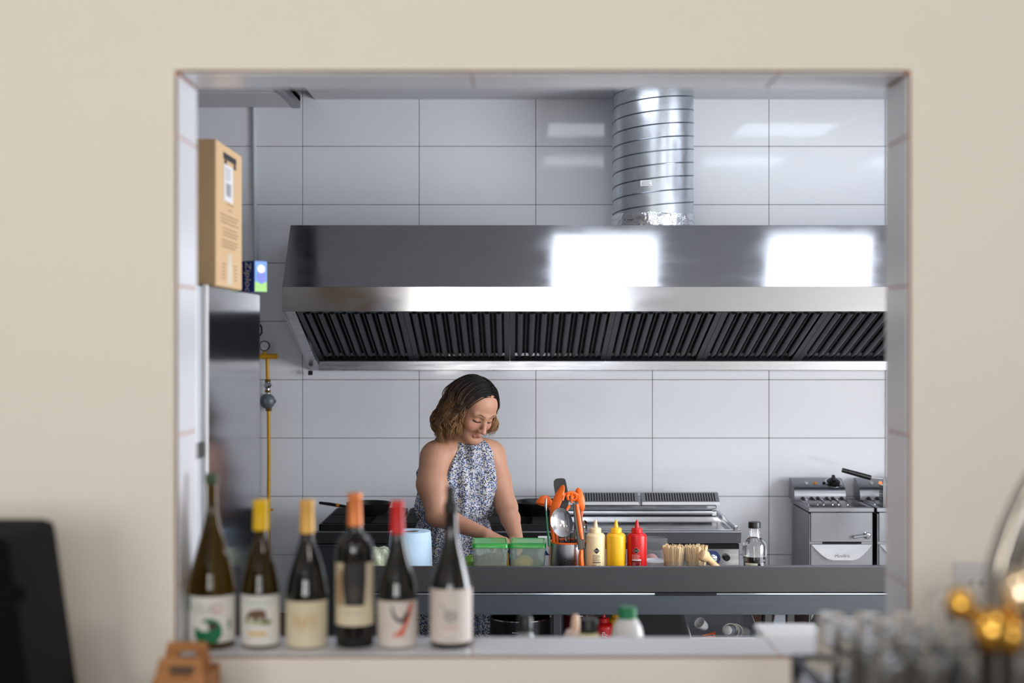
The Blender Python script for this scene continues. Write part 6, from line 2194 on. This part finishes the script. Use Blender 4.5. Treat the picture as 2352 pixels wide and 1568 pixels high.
def hair_strands(N, seed):
    r = np.random.RandomState(seed)
    part_x = 0.014                                   # parting, on her left of centre
    roots = []
    while len(roots) < N:
        v = r.normal(size=3)
        v /= np.linalg.norm(v)
        p = cx0 + cr0 * v * 1.02
        if p[1] * 0.80 + p[2] * 0.60 - 0.008 + 0.75 * max(abs(p[0]) - 0.035, 0) < 0.0 or p[2] < -0.035:
            continue
        roots.append(p)
    R0 = np.array(roots)
    # locks: strands near one another share wave, length and lift
    cen = R0[r.choice(N, 90, False)]
    lock = np.argmin(((R0[:, None, :] - cen[None]) ** 2).sum(2), 1)
    lk = lambda a, b: r.uniform(a, b, 90)[lock]
    side = np.where(R0[:, 0] > part_x, 1.0, -1.0)
    pos = R0.copy()
    back = np.clip((R0[:, 1] + 0.02) / 0.10, 0, 1)
    vel = np.stack([side * (1.0 - 0.55 * back), 0.35 * back + 0.22 * (1 - back), 0.25 - 0.5 * back], 1)
    vel /= np.linalg.norm(vel, axis=1)[:, None]
    g = np.array(HR.transposed() @ Vector((0, 0, -1)))
    steps = 22
    top_y = np.clip((R0[:, 2] - 0.0) / 0.12, 0, 1)
    length = (0.150 + 0.135 * top_y) * lk(0.88, 1.06) * r.uniform(0.93, 1.04, N)
    length = np.where(side > 0, length * 0.92, length * 1.10)
    ds = length / steps
    lift = (lk(0, 1) * 0.7 + r.uniform(0, 1, N) * 0.3) ** 1.4 * 0.024 + 0.003
    lift = np.where(side > 0, lift * 0.45, lift)
    ph1, ph2 = lk(0, 6.28) + r.normal(0, 0.3, N), lk(0, 6.28) + r.normal(0, 0.3, N)
    fr1 = lk(0.8, 1.25)
    out = np.zeros((steps + 1, N, 3))
    out[0] = pos
    for s in range(1, steps + 1):
        t = s / steps
        vel = vel * (1 - 0.22) + g * 0.22 * (0.5 + 0.7 * t)
        vel /= np.linalg.norm(vel, axis=1)[:, None]
        pos = pos + vel * ds[:, None]
        e = (pos - cx0) / (cr0 + 0.0035 + (lift * min(1, t * 2.2))[:, None])
        rr_ = np.linalg.norm(e, axis=1)
        pos = np.where((rr_ < 1)[:, None], cx0 + (pos - cx0) / np.maximum(rr_, 1e-6)[:, None], pos)
        # lie on the skull above the ears
        onto = np.where((pos[:, 2] > 0.0), 0.55, 0.0) * np.maximum(0, 1 - 1 / np.maximum(rr_, 1e-6)) * (rr_ > 1)
        pos = pos - (pos - cx0) * onto[:, None]
        # keep the face clear: hair in front of the ears is held outside the cheeks
        zone = (pos[:, 1] < -0.004) & (pos[:, 2] < 0.050)
        wmin = np.where(side < 0, 0.056, 0.060) + lift * 0.8
        pos[:, 0] = np.where(zone, side * np.maximum(np.abs(pos[:, 0]), wmin), pos[:, 0])
        ymin = np.where(side < 0, -0.058, -0.046) + 0.008 * np.sin(ph1)
        pos[:, 1] = np.where(zone, np.maximum(pos[:, 1], ymin), pos[:, 1])
        out[s] = pos
    # waves grow towards the tips, the ends turn in to the neck
    T_ = np.linspace(0, 1, steps + 1)[:, None]
    amp = 0.0135 * np.clip((T_ - 0.30) / 0.5, 0, 1)
    wave = T_ * 17.0 * fr1
    belly = np.sin(np.pi * np.clip((T_ - 0.25) / 0.75, 0, 1)) * np.where(side > 0, 0.004, 0.030)
    out[..., 0] += amp * np.sin(wave + ph1) * 0.9 + side * belly - side * 0.012 * np.clip(T_ - 0.7, 0, 1) / 0.3
    out[..., 1] += amp * np.cos(wave + ph2) + 0.010 * np.clip(T_ - 0.6, 0, 1) / 0.4
    out[..., 2] += amp * 0.4 * np.sin(wave * 0.7 + ph2)
    return out


def tubes(S, rad0):
    n, N, _ = S.shape
    Wd = hc + (S * HS) @ HRn.T
    tan = np.gradient(Wd, axis=0)
    tan /= np.linalg.norm(tan, axis=2)[..., None] + 1e-9
    ref = np.array((0.3, 0.9, 0.2))
    n1 = np.cross(tan, ref)
    n1 /= np.linalg.norm(n1, axis=2)[..., None] + 1e-9
    n2 = np.cross(tan, n1)
    T_ = np.linspace(0, 1, n)
    prof_r = rad0 * (0.75 + 0.5 * np.sin(np.pi * np.clip(T_ * 1.1, 0, 1))) * np.clip((1.03 - T_) / 0.25, 0.12, 1)
    V = []
    for k in range(4):
        a = k * PI / 2
        V.append(Wd + prof_r[:, None, None] * (math.cos(a) * n1 + math.sin(a) * n2))
    V = np.stack(V, 2)                                # n, N, 4, 3
    idx = np.arange(n * N * 4).reshape(n, N, 4)
    a = idx[:-1]
    b = idx[1:]
    Q = np.stack([a, np.roll(a, -1, 2), np.roll(b, -1, 2), b], -1).reshape(-1, 4)
    tip = np.repeat(np.repeat(T_[:, None], N, 1)[..., None], 4, 2)
    return V.reshape(-1, 3), Q, tip.reshape(-1)


S1 = hair_strands(2600, 5)
Vs, Qs, tips = tubes(S1, 0.0016)
meh, Vall = np_mesh('hair', [(Vc, Qc), (Vs, Qs)], P('hair_base', (30, 22, 20)))
M_hair = bpy.data.materials.new('brown_wavy_hair')
M_hair.use_nodes = True
nt = M_hair.node_tree
bs = nt.nodes['Principled BSDF']
bs.inputs['Roughness'].default_value = 0.55
bs.inputs['Specular IOR Level'].default_value = 0.18
at = nt.nodes.new('ShaderNodeAttribute')
at.attribute_name = 'tip'
nzh = nt.nodes.new('ShaderNodeTexNoise')
nzh.inputs['Scale'].default_value = 60
adn = nt.nodes.new('ShaderNodeMath')
adn.operation = 'MULTIPLY_ADD'
adn.inputs[1].default_value = 0.5
nt.links.new(nzh.outputs['Fac'], adn.inputs[0])
nt.links.new(at.outputs['Fac'], adn.inputs[2])
cr_ = nt.nodes.new('ShaderNodeValToRGB')
els = cr_.color_ramp.elements
els[0].position = 0.45
els[0].color = rgb((17, 12, 12))
els[1].position = 1.0
els[1].color = rgb((136, 100, 68))
e_ = els.new(0.70)
e_.color = rgb((54, 38, 30))
nt.links.new(adn.outputs[0], cr_.inputs['Fac'])
nt.links.new(cr_.outputs['Color'], bs.inputs['Base Color'])
meh.materials[0] = M_hair
ta = meh.attributes.new('tip', 'FLOAT', 'POINT')
ta.data.foreach_set('value', np.concatenate([np.zeros(len(Vc)), tips]).astype(np.float32))
hair = link('hair', meh, woman)
hair['kind'] = 'stuff'
